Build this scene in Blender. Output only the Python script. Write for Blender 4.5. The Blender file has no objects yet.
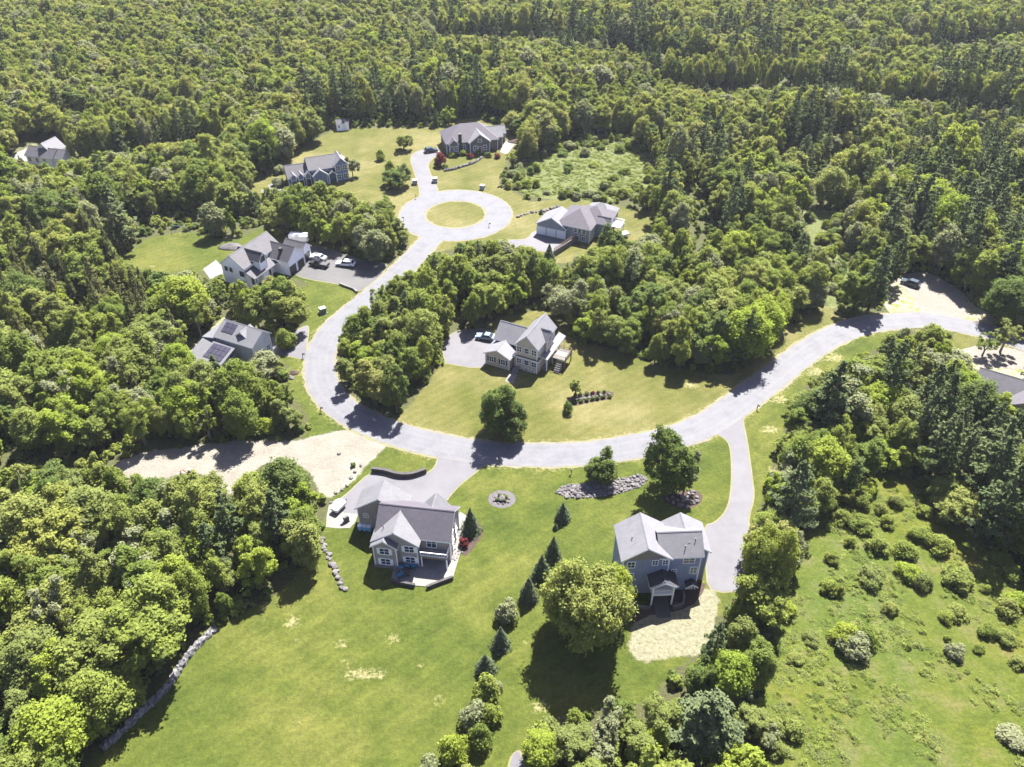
import bpy, bmesh, math, random
import numpy as np
from mathutils import Vector, Matrix

# ------------------------------------------------------------------ camera, sky, sun, exposure
scn = bpy.context.scene
COL = scn.collection
R = math.radians
CAM_H, FPX, PITCH = 105.0, 800.0, R(38)
cd = bpy.data.cameras.new("camera")
cam = bpy.data.objects.new("camera", cd)
COL.objects.link(cam)
cam.location = (0, 0, CAM_H)
cam.rotation_euler = (R(90) - PITCH, 0, 0)
cd.sensor_width = 36
cd.lens = 36 * FPX / 1024
cd.clip_start = 1
cd.clip_end = 20000
scn.camera = cam

SUN_EL, SUN_AZ = R(56), R(20)       # azimuth measured from +Y towards +X
w = bpy.data.worlds.new("World")
scn.world = w
w.use_nodes = True
nt = w.node_tree
nt.nodes.clear()
sky = nt.nodes.new("ShaderNodeTexSky")
sky.sky_type = 'NISHITA'
sky.sun_disc = False
sky.sun_elevation = SUN_EL
sky.sun_rotation = SUN_AZ
bg = nt.nodes.new("ShaderNodeBackground")
bg.inputs[1].default_value = 0.05
wo = nt.nodes.new("ShaderNodeOutputWorld")
tint = nt.nodes.new("ShaderNodeMix")
tint.data_type = 'RGBA'
tint.blend_type = 'MULTIPLY'
tint.inputs[0].default_value = 1.0
tint.inputs[7].default_value = (1.14, 0.97, 1.12, 1)
nt.links.new(sky.outputs[0], tint.inputs[6])
nt.links.new(tint.outputs[2], bg.inputs[0])
nt.links.new(bg.outputs[0], wo.inputs[0])
sl = bpy.data.lights.new("sun", 'SUN')
sl.energy = 5.0
sl.angle = R(0.53)
sl.color = (1.0, 0.97, 0.92)
so = bpy.data.objects.new("sun", sl)
COL.objects.link(so)
sd = Vector((math.sin(SUN_AZ) * math.cos(SUN_EL), math.cos(SUN_AZ) * math.cos(SUN_EL), math.sin(SUN_EL)))
so.rotation_euler = sd.to_track_quat('Z', 'Y').to_euler()
scn.view_settings.view_transform = 'Standard'
scn.view_settings.look = 'None'
scn.view_settings.gamma = 1
scn.view_settings.use_curve_mapping = False
scn.view_settings.exposure = 2.5
scn.cycles.max_bounces = 6
scn.cycles.transparent_max_bounces = 4

rnd = random.Random(11)
nrg = np.random.RandomState(5)

# ------------------------------------------------------------------ pixel <-> ground helpers (survey of the photograph)
CP, SP = math.cos(PITCH), math.sin(PITCH)


def G(px, py, z=0.0):
    dx, dy = (px - 512) / FPX, (383.5 - py) / FPX
    v = (dx, CP + dy * SP, -SP + dy * CP)
    t = (z - CAM_H) / v[2]
    return Vector((v[0] * t, v[1] * t, z))


def proj(x, y, z):
    zz = z - CAM_H
    dep = y * CP - zz * SP
    u = y * SP + zz * CP
    return 512 + FPX * x / dep, 383.5 - FPX * u / dep


def inpoly(px, py, poly):
    px = np.asarray(px, float)
    py = np.asarray(py, float)
    res = np.zeros(px.shape, bool)
    n = len(poly)
    for i in range(n):
        x0, y0 = poly[i]
        x1, y1 = poly[(i + 1) % n]
        if y0 == y1:
            continue
        c = ((y0 > py) != (y1 > py)) & (px < (x1 - x0) * (py - y0) / (y1 - y0) + x0)
        res ^= c
    return res


def catmull(pts, per=8):
    out = []
    n = len(pts)
    for i in range(n - 1):
        p0 = pts[max(i - 1, 0)]
        p1, p2 = pts[i], pts[i + 1]
        p3 = pts[min(i + 2, n - 1)]
        for k in range(per):
            t = k / per
            out.append(0.5 * ((2 * p1) + (p2 - p0) * t + (2 * p0 - 5 * p1 + 4 * p2 - p3) * t * t + (3 * p1 - p0 - 3 * p2 + p3) * t ** 3))
    out.append(pts[-1])
    return out


def resample(pts, n):
    d = [0]
    for a, b in zip(pts, pts[1:]):
        d.append(d[-1] + (b - a).length)
    out = []
    j = 0
    for k in range(n):
        s = d[-1] * k / (n - 1)
        while j < len(d) - 2 and d[j + 1] < s:
            j += 1
        t = (s - d[j]) / max(d[j + 1] - d[j], 1e-6)
        out.append(pts[j].lerp(pts[j + 1], min(max(t, 0), 1)))
    return out


# ------------------------------------------------------------------ object helpers
def tag(o, label=None, cat=None, group=None, kind=None):
    if label:
        o["label"] = label
    if cat:
        o["category"] = cat
    if group:
        o["group"] = group
    if kind:
        o["kind"] = kind
    return o


def empty(name, loc=(0, 0, 0), rz=0.0):
    o = bpy.data.objects.new(name, None)
    COL.objects.link(o)
    o.location = loc
    o.rotation_euler = (0, 0, rz)
    o.empty_display_size = 0.5
    return o


def link(name, me, parent=None, loc=None):
    o = bpy.data.objects.new(name, me)
    COL.objects.link(o)
    if parent is not None:
        o.parent = parent
    if loc is not None:
        o.location = loc
    return o


class MB:
    """collects faces of several materials into ONE mesh"""

    def __init__(self):
        self.v, self.f, self.m, self.mats = [], [], [], []

    def mi(self, mat):
        if mat not in self.mats:
            self.mats.append(mat)
        return self.mats.index(mat)

    def face(self, pts, mat):
        b = len(self.v)
        self.v += [tuple(p) for p in pts]
        self.f.append(tuple(range(b, b + len(pts))))
        self.m.append(self.mi(mat))

    def solid(self, verts, faces, mat):
        b = len(self.v)
        self.v += [tuple(p) for p in verts]
        for f in faces:
            self.f.append(tuple(b + i for i in f))
            self.m.append(self.mi(mat))

    def box(self, x0, x1, y0, y1, z0, z1, mat, M=None):
        vs = [Vector(p) for p in ((x0, y0, z0), (x1, y0, z0), (x1, y1, z0), (x0, y1, z0), (x0, y0, z1), (x1, y0, z1), (x1, y1, z1), (x0, y1, z1))]
        if M is not None:
            vs = [M @ p for p in vs]
        self.solid(vs, [(3, 2, 1, 0), (4, 5, 6, 7), (0, 1, 5, 4), (1, 2, 6, 5), (2, 3, 7, 6), (3, 0, 4, 7)], mat)

    def prism(self, poly, axis, a0, a1, mat, capmat=None):
        """poly: (u, z) outline counter-clockwise, extruded along axis from a0 to a1"""
        n = len(poly)
        if axis == 'x':
            f = lambda u, z, a: (a, u, z)
        elif axis == 'y':
            f = lambda u, z, a: (u, a, z)
        else:
            f = lambda u, z, a: (u, z, a)
        vs = [f(u, z, a0) for u, z in poly] + [f(u, z, a1) for u, z in poly]
        self.solid(vs, [(i, (i + 1) % n, n + (i + 1) % n, n + i) for i in range(n)], mat)
        self.solid(vs, [tuple(range(n - 1, -1, -1)), tuple(range(n, 2 * n))], capmat or mat)

    def tube(self, pts, radii, mat, seg=6):
        rings = []
        b = len(self.v)
        n = len(pts)
        for i, p in enumerate(pts):
            p = Vector(p)
            d = (Vector(pts[min(i + 1, n - 1)]) - Vector(pts[max(i - 1, 0)])).normalized()
            a = d.orthogonal().normalized()
            c = d.cross(a)
            r = radii[i] if isinstance(radii, (list, tuple)) else radii
            for k in range(seg):
                t = 2 * math.pi * k / seg
                self.v.append(tuple(p + a * (r * math.cos(t)) + c * (r * math.sin(t))))
        m = self.mi(mat)
        for i in range(n - 1):
            for k in range(seg):
                self.f.append((b + i * seg + k, b + i * seg + (k + 1) % seg, b + (i + 1) * seg + (k + 1) % seg, b + (i + 1) * seg + k))
                self.m.append(m)
        self.f.append(tuple(b + k for k in range(seg - 1, -1, -1)))
        self.m.append(m)
        self.f.append(tuple(b + (n - 1) * seg + k for k in range(seg)))
        self.m.append(m)

    def mesh(self, name, smooth=False, fix=True):
        me = bpy.data.meshes.new(name)
        me.from_pydata(self.v, [], self.f)
        for m in self.mats:
            me.materials.append(m)
        me.polygons.foreach_set("material_index", self.m)
        if fix:
            bm = bmesh.new()
            bm.from_mesh(me)
            bmesh.ops.recalc_face_normals(bm, faces=bm.faces)
            bm.to_mesh(me)
            bm.free()
        if smooth:
            me.polygons.foreach_set("use_smooth", [True] * len(me.polygons))
        me.update()
        return me

    def build(self, name, parent=None, smooth=False, loc=None):
        return link(name, self.mesh(name, smooth), parent, loc)


# ------------------------------------------------------------------ materials
def newmat(name):
    m = bpy.data.materials.new(name)
    m.use_nodes = True
    n = m.node_tree.nodes
    return m, n, m.node_tree.links, n["Principled BSDF"]


def noise(n, l, scale, detail=4, rough=0.6, coord=None, dim3=True):
    t = n.new("ShaderNodeTexNoise")
    t.inputs["Scale"].default_value = scale
    t.inputs["Detail"].default_value = detail
    t.inputs["Roughness"].default_value = rough
    if coord is not None:
        l.new(coord, t.inputs["Vector"])
    return t.outputs["Fac"]


def ramp(n, l, fac, stops):
    r = n.new("ShaderNodeValToRGB")
    e = r.color_ramp.elements
    while len(e) < len(stops):
        e.new(0.5)
    for k, (p, c) in enumerate(stops):
        e[k].position = p
        e[k].color = (*c, 1) if len(c) == 3 else c
    l.new(fac, r.inputs[0])
    return r.outputs[0]


def mixc(n, l, fac, a, b, mode='MIX'):
    m = n.new("ShaderNodeMix")
    m.data_type = 'RGBA'
    m.blend_type = mode
    if isinstance(fac, float):
        m.inputs[0].default_value = fac
    else:
        l.new(fac, m.inputs[0])
    for i, c in ((6, a), (7, b)):
        if isinstance(c, tuple):
            m.inputs[i].default_value = (*c, 1)
        else:
            l.new(c, m.inputs[i])
    return m.outputs[2]


def mth(n, l, op, a, b=None, clamp=False):
    m = n.new("ShaderNodeMath")
    m.operation = op
    m.use_clamp = clamp
    for i, c in ((0, a), (1, b)):
        if c is None:
            continue
        if isinstance(c, (int, float)):
            m.inputs[i].default_value = c
        else:
            l.new(c, m.inputs[i])
    return m.outputs[0]


def mottled(name, c0, c1, scale=1.0, rough=0.85, c2=None, scale2=0.12, bump=0.0, spec=0.3, metallic=0.0, dirt=0.0):
    """two-tone noise surface, with broad blotches and optional small grain"""
    m, n, l, b = newmat(name)
    tc = n.new("ShaderNodeTexCoord").outputs["Object"]
    f = noise(n, l, scale, 5, 0.65, tc)
    col = ramp(n, l, f, [(0.32, c0), (0.68, c1)])
    if c2:
        f2 = noise(n, l, scale2, 4, 0.6, tc)
        r2 = ramp(n, l, f2, [(0.45, (0, 0, 0)), (0.62, (1, 1, 1))])
        col = mixc(n, l, r2, col, c2)
    l.new(col, b.inputs["Base Color"])
    b.inputs["Roughness"].default_value = rough
    b.inputs["Specular IOR Level"].default_value = spec
    b.inputs["Metallic"].default_value = metallic
    if bump:
        bn = n.new("ShaderNodeBump")
        bn.inputs["Strength"].default_value = bump
        bn.inputs["Distance"].default_value = 0.1
        l.new(f, bn.inputs["Height"])
        l.new(bn.outputs[0], b.inputs["Normal"])
    return m


def siding(name, c, vary=0.12, course=0.16, rough=0.7):
    """lapped boards: shallow horizontal courses across a painted wall"""
    m, n, l, b = newmat(name)
    tc = n.new("ShaderNodeTexCoord").outputs["Object"]
    f = noise(n, l, 0.9, 4, 0.6, tc)
    col = ramp(n, l, f, [(0.3, tuple(x * (1 - vary) for x in c)), (0.7, tuple(min(1, x * (1 + vary)) for x in c))])
    sx = n.new("ShaderNodeSeparateXYZ")
    l.new(tc, sx.inputs[0])
    s = mth(n, l, 'FRACT', mth(n, l, 'DIVIDE', sx.outputs[2], course))
    bn = n.new("ShaderNodeBump")
    bn.inputs["Strength"].default_value = 0.6
    bn.inputs["Distance"].default_value = 0.02
    l.new(s, bn.inputs["Height"])
    l.new(bn.outputs[0], b.inputs["Normal"])
    l.new(col, b.inputs["Base Color"])
    b.inputs["Roughness"].default_value = rough
    return m


def shingles(name, c, vary=0.22, spec=0.35):
    m, n, l, b = newmat(name)
    tc = n.new("ShaderNodeTexCoord").outputs["Object"]
    br = n.new("ShaderNodeTexBrick")
    br.inputs["Scale"].default_value = 1.0
    br.inputs["Brick Width"].default_value = 0.45
    br.inputs["Row Height"].default_value = 0.22
    br.inputs["Mortar Size"].default_value = 0.012
    br.inputs["Color1"].default_value = (*[x * (1 - vary) for x in c], 1)
    br.inputs["Color2"].default_value = (*[x * (1 + vary) for x in c], 1)
    br.inputs["Mortar"].default_value = (*[x * 0.6 for x in c], 1)
    l.new(tc, br.inputs["Vector"])
    f = noise(n, l, 0.5, 5, 0.65, tc)
    streak = ramp(n, l, f, [(0.3, tuple(x * 0.8 for x in c)), (0.7, tuple(x * 1.15 for x in c))])
    col = mixc(n, l, 0.5, br.outputs["Color"], streak)
    l.new(col, b.inputs["Base Color"])
    b.inputs["Roughness"].default_value = 0.75
    b.inputs["Specular IOR Level"].default_value = spec
    return m


def plain(name, c, rough=0.5, metallic=0.0, spec=0.5, vary=0.06):
    return mottled(name, tuple(x * (1 - vary) for x in c), tuple(min(1, x * (1 + vary)) for x in c), 2.0, rough, spec=spec, metallic=metallic)


def glass(name, c=(0.02, 0.025, 0.035)):
    m, n, l, b = newmat(name)
    tc = n.new("ShaderNodeTexCoord").outputs["Object"]
    f = noise(n, l, 0.7, 2, 0.5, tc)
    l.new(ramp(n, l, f, [(0.35, c), (0.65, tuple(x * 2.2 for x in c))]), b.inputs["Base Color"])
    b.inputs["Roughness"].default_value = 0.05
    b.inputs["Specular IOR Level"].default_value = 0.7
    return m


def leafmat(name, tones, trans=0.52, tcol=(1.6, 1.5, 0.65)):
    """foliage: every tree its own tone, every leaf a little variation, light passing through"""
    m, n, l, b = newmat(name)
    oi = n.new("ShaderNodeObjectInfo")
    k = len(tones)
    col = ramp(n, l, oi.outputs["Random"], [((i + 0.5) / k if k > 1 else 0.5, t) for i, t in enumerate(tones)])
    at = n.new("ShaderNodeAttribute")
    at.attribute_name = "tint"
    v = ramp(n, l, at.outputs["Fac"], [(0.0, (0.72, 0.74, 0.8)), (1.0, (1.28, 1.24, 1.1))])
    col = mixc(n, l, 1.0, col, v, 'MULTIPLY')
    l.new(col, b.inputs["Base Color"])
    b.inputs["Roughness"].default_value = 0.8
    b.inputs["Specular IOR Level"].default_value = 0.08
    tr = n.new("ShaderNodeBsdfTranslucent")
    l.new(mixc(n, l, 1.0, col, tcol, 'MULTIPLY'), tr.inputs[0])
    mx = n.new("ShaderNodeMixShader")
    mx.inputs[0].default_value = trans
    l.new(b.outputs[0], mx.inputs[1])
    l.new(tr.outputs[0], mx.inputs[2])
    l.new(mx.outputs[0], n["Material Output"].inputs[0])
    return m


M = {}
M['bark'] = mottled('bark', (0.0469, 0.0390, 0.0312), (0.0885, 0.0781, 0.0651), 3.0)
M['pale_bark'] = mottled('pale_bark', (0.1302, 0.1146, 0.0990), (0.2187, 0.1979, 0.1771), 3.0)
M['leaf'] = leafmat('leaf', [(0.1269, 0.1627, 0.0376), (0.1510, 0.1875, 0.0418), (0.1712, 0.2039, 0.0481), (0.1329, 0.1607, 0.0522), (0.1813, 0.2039, 0.0606), (0.1108, 0.1493, 0.0334)])
M['leaf_bright'] = leafmat('leaf_bright', [(0.1710, 0.2200, 0.0330), (0.1900, 0.2300, 0.0396), (0.1568, 0.2080, 0.0330)])
M['leaf_silver'] = leafmat('leaf_silver', [(0.150, 0.166, 0.088), (0.165, 0.178, 0.100), (0.140, 0.158, 0.078)], 0.4)
M['leaf_pale'] = leafmat('leaf_pale', [(0.165, 0.188, 0.052), (0.180, 0.198, 0.048), (0.150, 0.178, 0.048), (0.185, 0.195, 0.064)], 0.5, (1.6, 1.5, 0.7))
M['leaf_dark'] = leafmat('leaf_dark', [(0.068, 0.098, 0.024), (0.082, 0.112, 0.028), (0.074, 0.100, 0.028)], 0.35)
M['leaf_red'] = leafmat('leaf_red', [(0.14, 0.03, 0.03), (0.11, 0.026, 0.028)], 0.3, (1.3, 0.8, 0.7))
M['needle'] = leafmat('needle', [(0.066, 0.090, 0.034), (0.080, 0.104, 0.042), (0.058, 0.082, 0.032), (0.092, 0.112, 0.048)], 0.28, (1.2, 1.2, 0.7))
M['needle_silver'] = leafmat('needle_silver', [(0.0874, 0.1105, 0.0518), (0.1014, 0.1241, 0.0648), (0.0811, 0.1020, 0.0461)], 0.28, (1.1, 1.1, 0.7))
M['needle_blue'] = leafmat('needle_blue', [(0.060, 0.080, 0.042), (0.072, 0.090, 0.052)], 0.2, (1.1, 1.1, 0.8))
M['needle_olive'] = leafmat('needle_olive', [(0.0860, 0.0938, 0.0313), (0.1026, 0.1036, 0.0371), (0.0743, 0.0860, 0.0293)], 0.25, (1.1, 1.0, 0.6))
M['asphalt'] = mottled('asphalt', (0.0675, 0.0675, 0.0743), (0.0848, 0.0845, 0.0913), 0.35, 0.75, (0.0926, 0.0919, 0.0975), 0.06, spec=0.4)
M['asphalt_pale'] = mottled('asphalt_pale', (0.0510, 0.0490, 0.0557), (0.0651, 0.0625, 0.0698), 0.5, 0.75, (0.0712, 0.0684, 0.0749), 0.1, spec=0.4)
M['asphalt_new'] = mottled('asphalt_new', (0.0332, 0.0318, 0.0322), (0.0433, 0.0419, 0.0416), 0.5, 0.75, (0.0477, 0.0461, 0.0450), 0.1, spec=0.4)
M['gravel'] = mottled('gravel', (0.0871, 0.0784, 0.0661), (0.1569, 0.1438, 0.1237), 1.6, 0.95, (0.1177, 0.1047, 0.0852), 0.2)
M['gravel_dark'] = mottled('gravel_dark', (0.0450, 0.0408, 0.0420), (0.0840, 0.0768, 0.0780), 1.6, 0.95)
M['shoulder'] = mottled('shoulder', (0.0885, 0.0781, 0.0469), (0.1354, 0.1223, 0.0885), 1.2, 0.95, (0.1041, 0.1041, 0.0416), 0.3)
M['concrete'] = mottled('concrete', (0.1047, 0.0994, 0.0922), (0.1395, 0.1342, 0.1229), 0.8, 0.85)
M['stone'] = mottled('stone', (0.0410, 0.0379, 0.0400), (0.0877, 0.0798, 0.0815), 1.4, 0.9)
M['stone_pale'] = mottled('stone_pale', (0.0721, 0.0666, 0.0662), (0.1200, 0.1110, 0.1086), 1.4, 0.9)
M['mulch'] = mottled('mulch', (0.0209, 0.0135, 0.0104), (0.0520, 0.0339, 0.0261), 3.0, 0.95)
M['straw'] = mottled('straw', (0.1302, 0.1139, 0.0684), (0.2083, 0.1855, 0.1237), 1.8, 0.95, (0.0976, 0.1041, 0.0423), 0.9)
M['white'] = plain('white', (0.66, 0.66, 0.66), 0.55)
M['dark_block'] = mottled('dark_block', (0.0261, 0.0235, 0.0235), (0.0520, 0.0469, 0.0469), 2.0)
M['glass'] = glass('glass')
M['glass_car'] = glass('glass_car', (0.012, 0.014, 0.018))
M['tyre'] = plain('tyre', (0.02, 0.02, 0.02), 0.8)
M['rim'] = plain('rim', (0.2343, 0.2343, 0.2395), 0.35, 0.8)
M['lamp'] = plain('lamp', (0.7, 0.7, 0.68), 0.2)
M['tail'] = plain('tail', (0.35, 0.02, 0.02), 0.3)
M['wood'] = mottled('wood', (0.1041, 0.0677, 0.0442), (0.1667, 0.1146, 0.0781), 2.0)
M['grey_wood'] = mottled('grey_wood', (0.1406, 0.1302, 0.1197), (0.1979, 0.1822, 0.1667), 2.0)
M['blue_cloth'] = plain('blue_cloth', (0.0261, 0.1146, 0.1874), 0.8)
M['black'] = plain('black', (0.02, 0.02, 0.022), 0.5)
M['solar'] = plain('solar', (0.0296, 0.0267, 0.0384), 0.3, spec=0.5)
M['utility_green'] = plain('utility_green', (0.0832, 0.1041, 0.0781), 0.6)
M['utility_grey'] = plain('utility_grey', (0.2187, 0.2239, 0.2187), 0.6)

# ------------------------------------------------------------------ survey polygons (photograph pixels)
ROAD_OUT = [(424, 232), (412, 246), (392, 271), (372, 290), (350, 307), (325, 330), (310, 352), (305, 370), (307, 388), (318, 405), (334, 418), (352, 428), (387, 441), (440, 454), (480, 461), (520, 464), (582, 464), (620, 460), (647, 456), (695, 443), (717, 433), (741, 419), (767, 398), (785, 384), (812, 363), (837, 346), (863, 334), (889, 328), (925, 324), (956, 330), (992, 338), (1024, 350), (1075, 372)]
ROAD_IN = [(452, 232), (436, 247), (412, 268), (395, 284), (372, 303), (353, 318), (340, 332), (334, 345), (333, 360), (336, 375), (343, 390), (356, 403), (375, 415), (400, 425), (430, 435), (465, 442), (500, 446), (520, 446), (582, 445), (620, 439), (650, 432), (682, 424), (710, 410), (740, 386), (767, 367), (792, 347), (812, 334), (837, 323), (863, 317), (889, 315), (925, 315), (956, 319), (992, 327), (1024, 337), (1080, 358)]
RING_C, RING_R, ISLE_R = Vector((-16.5, 214.8, 0)), 16.4, 9.1

# what the photograph shows as open ground (no tree crown covers it), and what grows or lies there
OPEN = {
    'lawn_front': ('lawn', [(40, 1000), (90, 775), (92, 755), (112, 734), (136, 710), (154, 693), (168, 678), (183, 655), (197, 638), (214, 625), (262, 606), (288, 588), (312, 562), (324, 538), (336, 495), (375, 448), (400, 443), (560, 455), (600, 458), (650, 462), (700, 436), (742, 418), (765, 395), (800, 360), (850, 337), (905, 329), (880, 345), (838, 366), (812, 376), (794, 394), (785, 415), (777, 442), (767, 474), (758, 510), (748, 520), (747, 590), (726, 600), (709, 640), (692, 655), (674, 668), (655, 690), (640, 700), (600, 705), (560, 713), (528, 722), (512, 775), (505, 1000)]),
    'seeded': ('straw', [(633, 624), (650, 615), (672, 612), (694, 596), (710, 588), (716, 600), (708, 646), (694, 653), (633, 659)]),
    'meadow': ('meadow', [(788, 612), (798, 566), (818, 525), (840, 490), (880, 472), (918, 488), (945, 518), (990, 552), (1034, 572), (1060, 777), (1120, 1000), (775, 1000), (772, 777), (764, 735), (768, 690), (776, 640), (792, 612)]),
    'lawn_middle': ('dry', [(450, 338), (487, 333), (500, 318), (545, 310), (565, 328), (572, 343), (600, 347), (650, 364), (700, 374), (736, 376), (757, 356), (790, 328), (826, 306), (842, 321), (790, 365), (740, 405), (690, 432), (620, 446), (520, 450), (440, 440), (395, 424), (410, 408), (430, 383), (445, 363)]),
    'verge_left': ('lawn', [(300, 286), (345, 290), (350, 300), (330, 328), (305, 345), (308, 375), (325, 408), (350, 430), (310, 445), (300, 440), (316, 425), (300, 402), (290, 390), (290, 362), (268, 350), (285, 338), (306, 325), (312, 308)]),
    'clearing': ('sand', [(112, 466), (150, 452), (230, 443), (300, 441), (345, 431), (387, 443), (345, 485), (327, 500), (312, 470), (290, 462), (265, 461), (240, 480), (233, 505), (227, 490), (210, 475), (190, 470), (160, 480), (130, 481)]),
    'lawn_back': ('lawn', [(116, 262), (150, 238), (185, 232), (232, 240), (228, 252), (210, 270), (165, 273)]),
    'white_house_lot': ('lawn', [(206, 268), (222, 248), (262, 228), (280, 236), (305, 236), (320, 248), (355, 258), (388, 268), (362, 291), (345, 297), (302, 280), (285, 274), (262, 284), (226, 279)]),
    'upper_lots': ('dry', [(243, 190), (275, 168), (300, 150), (340, 127), (380, 128), (440, 128), (455, 122), (475, 118), (508, 128), (518, 145), (505, 160), (497, 185), (505, 195), (517, 215), (500, 238), (470, 240), (440, 252), (412, 246), (399, 217), (385, 206), (350, 196), (335, 187), (290, 184), (260, 193)]),
    'east_lot': ('dry', [(516, 205), (500, 193), (500, 185), (530, 203), (560, 199), (612, 205), (640, 213), (655, 222), (643, 240), (612, 246), (600, 236), (598, 244), (570, 262), (552, 262), (530, 246), (498, 241)]),
    'scrub': ('pale', [(505, 188), (522, 162), (560, 144), (608, 133), (648, 150), (654, 180), (636, 193), (600, 203), (545, 198)]),
    'bog': ('pale', [(802, 212), (842, 210), (848, 240), (812, 246)]),
    'road_bend_glade': ('pale', [(836, 250), (846, 240), (852, 262), (850, 290), (832, 312), (826, 292)]),
    'gravel_lot': ('gravel', [(893, 278), (930, 274), (958, 290), (972, 305), (990, 315), (1000, 325), (956, 319), (890, 314), (884, 300)]),
    'east_verge': ('dry', [(956, 333), (1000, 340), (1015, 350), (1010, 362), (970, 358), (950, 345)]),
    'house_east': ('gravel', [(968, 365), (980, 356), (1030, 362), (1030, 402), (1005, 395), (988, 372)]),
    'house_west': ('gravel', [(14, 152), (40, 138), (65, 142), (73, 152), (55, 160), (35, 160)]),
    'solar_house': ('gravel', [(184, 356), (226, 316), (268, 334), (266, 350), (246, 359), (222, 352), (196, 357)]),
}
ROAD_SEEN = ROAD_OUT[:-1] + [(1024, 337), (992, 327), (956, 319), (925, 315), (889, 315), (863, 317), (837, 323), (812, 334), (792, 347), (767, 367), (740, 386), (710, 410), (682, 424), (650, 432), (620, 439), (582, 445), (520, 446), (465, 442), (430, 435), (415, 430), (370, 421), (345, 400), (335, 375), (335, 345), (348, 318), (365, 305), (372, 292), (395, 278), (408, 266), (432, 252)]
DRIVES = {
    'driveway_taupe': ('asphalt_pale', [(438, 451), (462, 455), (492, 459), (486, 464), (470, 476), (455, 489), (443, 503), (430, 510), (380, 513), (345, 513), (338, 503), (350, 492), (372, 473.5), (395, 478), (412, 477.5), (428, 473), (437, 464)]),
    'driveway_blue': ('asphalt_pale', [(714, 433), (741, 416), (743, 425), (747, 445), (751, 475), (753, 497), (748, 520), (750, 560), (746, 587), (712, 589), (707, 560), (706, 528), (715, 523), (726, 512), (731, 497), (732.5, 475), (731.5, 452), (727, 440)]),
    'driveway_cream': ('asphalt_pale', [(446, 363), (444, 345), (458, 331), (492, 331), (492, 350), (482, 367)]),
    'driveway_white': ('asphalt_new', [(292, 272), (310, 247), (330, 250), (360, 260), (387, 266), (362, 290), (350, 286.5), (340, 284), (305, 278)]),
    'driveway_solar': ('asphalt_pale', [(262, 343), (265, 340), (292, 333), (301, 328), (308, 327), (306, 348), (307, 359), (290, 356), (266, 351)]),
    'driveway_brick': ('asphalt_pale', [(420, 199), (438, 194), (431, 176), (428, 165), (433, 158), (441, 152), (430, 148), (412, 155), (414, 170), (419, 185)]),
    'driveway_garages': ('asphalt_pale', [(498, 240), (526, 239), (536, 231), (568, 237), (577, 240), (555, 252), (539, 250.5), (500, 245)]),
    'driveway_west': ('concrete', [(14, 158), (18, 152), (32, 148), (36, 156), (24, 162)]),
    'driveway_east': ('gravel', [(960, 350), (985, 345), (1024, 352), (1040, 368), (1000, 368), (975, 359)]),
    'gravel_lot': ('gravel', [(893, 279), (905, 274), (930, 273.5), (958, 291), (966, 305), (960, 318.5), (925, 316), (916, 300), (904, 289)]),
    'driveway_upper': ('asphalt_pale', [(262, 190), (276, 183), (300, 190), (300, 215), (270, 212)]),
    'path_bottom': ('asphalt_pale', [(508, 775), (512, 758), (519, 752), (524, 775)]),
}
EXCL_WORLD = []          # (centre, half sizes, angle) footprints trees keep off, hidden ones too


def world_poly(poly, z=0.0, smooth=False):
    return [G(x, y, 0) + Vector((0, 0, z)) for x, y in poly]


# ------------------------------------------------------------------ the ground: one sheet to the horizon
def relief(x, y):
    x = np.asarray(x, float)
    y = np.asarray(y, float)
    t = np.clip((y - 300) / 180, 0, 1)
    t = t * t * (3 - 2 * t)
    h = t * (3.0 * np.sin(x / 61 + y / 83) + 2.2 * np.sin(x / 37 - y / 49 + 1.3))
    far = np.clip((y - 650) / 1500, 0, 1)
    return h * (1 - far) - 12 * far


def axis(lo, hi, step, far):
    a = list(np.arange(lo, hi + 1e-6, step))
    s = step
    v = hi
    while v < far:
        s = min(s * 1.35, 400)
        v += s
        a.append(v)
    s = step
    v = lo
    b = []
    while v > -far:
        s = min(s * 1.35, 400)
        v -= s
        b.append(v)
    return np.array(b[::-1] + a)


xs = axis(-110, 118, 0.85, 6000)
ys = axis(44, 290, 0.85, 6000)
GX, GY = np.meshgrid(xs, ys)
gx, gy = GX.ravel(), GY.ravel()
gz = relief(gx, gy)
nx, ny = len(xs), len(ys)
idx = np.arange(nx * ny).reshape(ny, nx)
quads = np.stack([idx[:-1, :-1].ravel(), idx[:-1, 1:].ravel(), idx[1:, 1:].ravel(), idx[1:, :-1].ravel()], 1)
gme = bpy.data.meshes.new("ground")
gme.vertices.add(nx * ny)
gme.vertices.foreach_set("co", np.stack([gx, gy, gz], 1).ravel())
gme.loops.add(quads.size)
gme.loops.foreach_set("vertex_index", quads.ravel())
gme.polygons.add(len(quads))
gme.polygons.foreach_set("loop_start", np.arange(0, quads.size, 4))
gme.polygons.foreach_set("loop_total", np.full(len(quads), 4))
gme.update()
front = gy > 20
zz = -CAM_H
dep = np.where(front, gy * CP + CAM_H * SP, 1.0)
ppx = 512 + FPX * gx / dep
ppy = 383.5 - FPX * (gy * SP - CAM_H * CP) / dep
masks = {k: np.zeros(nx * ny) for k in ('lawn', 'dry', 'meadow', 'sand', 'gravel', 'worn', 'straw', 'pale')}
for name, (kind, poly) in OPEN.items():
    inside = inpoly(ppx, ppy, poly) & front
    for k in masks:
        masks[k][inside] = 1.0 if k == kind else 0.0
# ring lawn and its island
d = np.hypot(gx - RING_C.x, gy - RING_C.y)
masks['dry'][d < RING_R + 4] = 1
for k in ('lawn', 'meadow', 'sand', 'gravel'):
    masks[k][d < RING_R + 4] = 0
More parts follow.
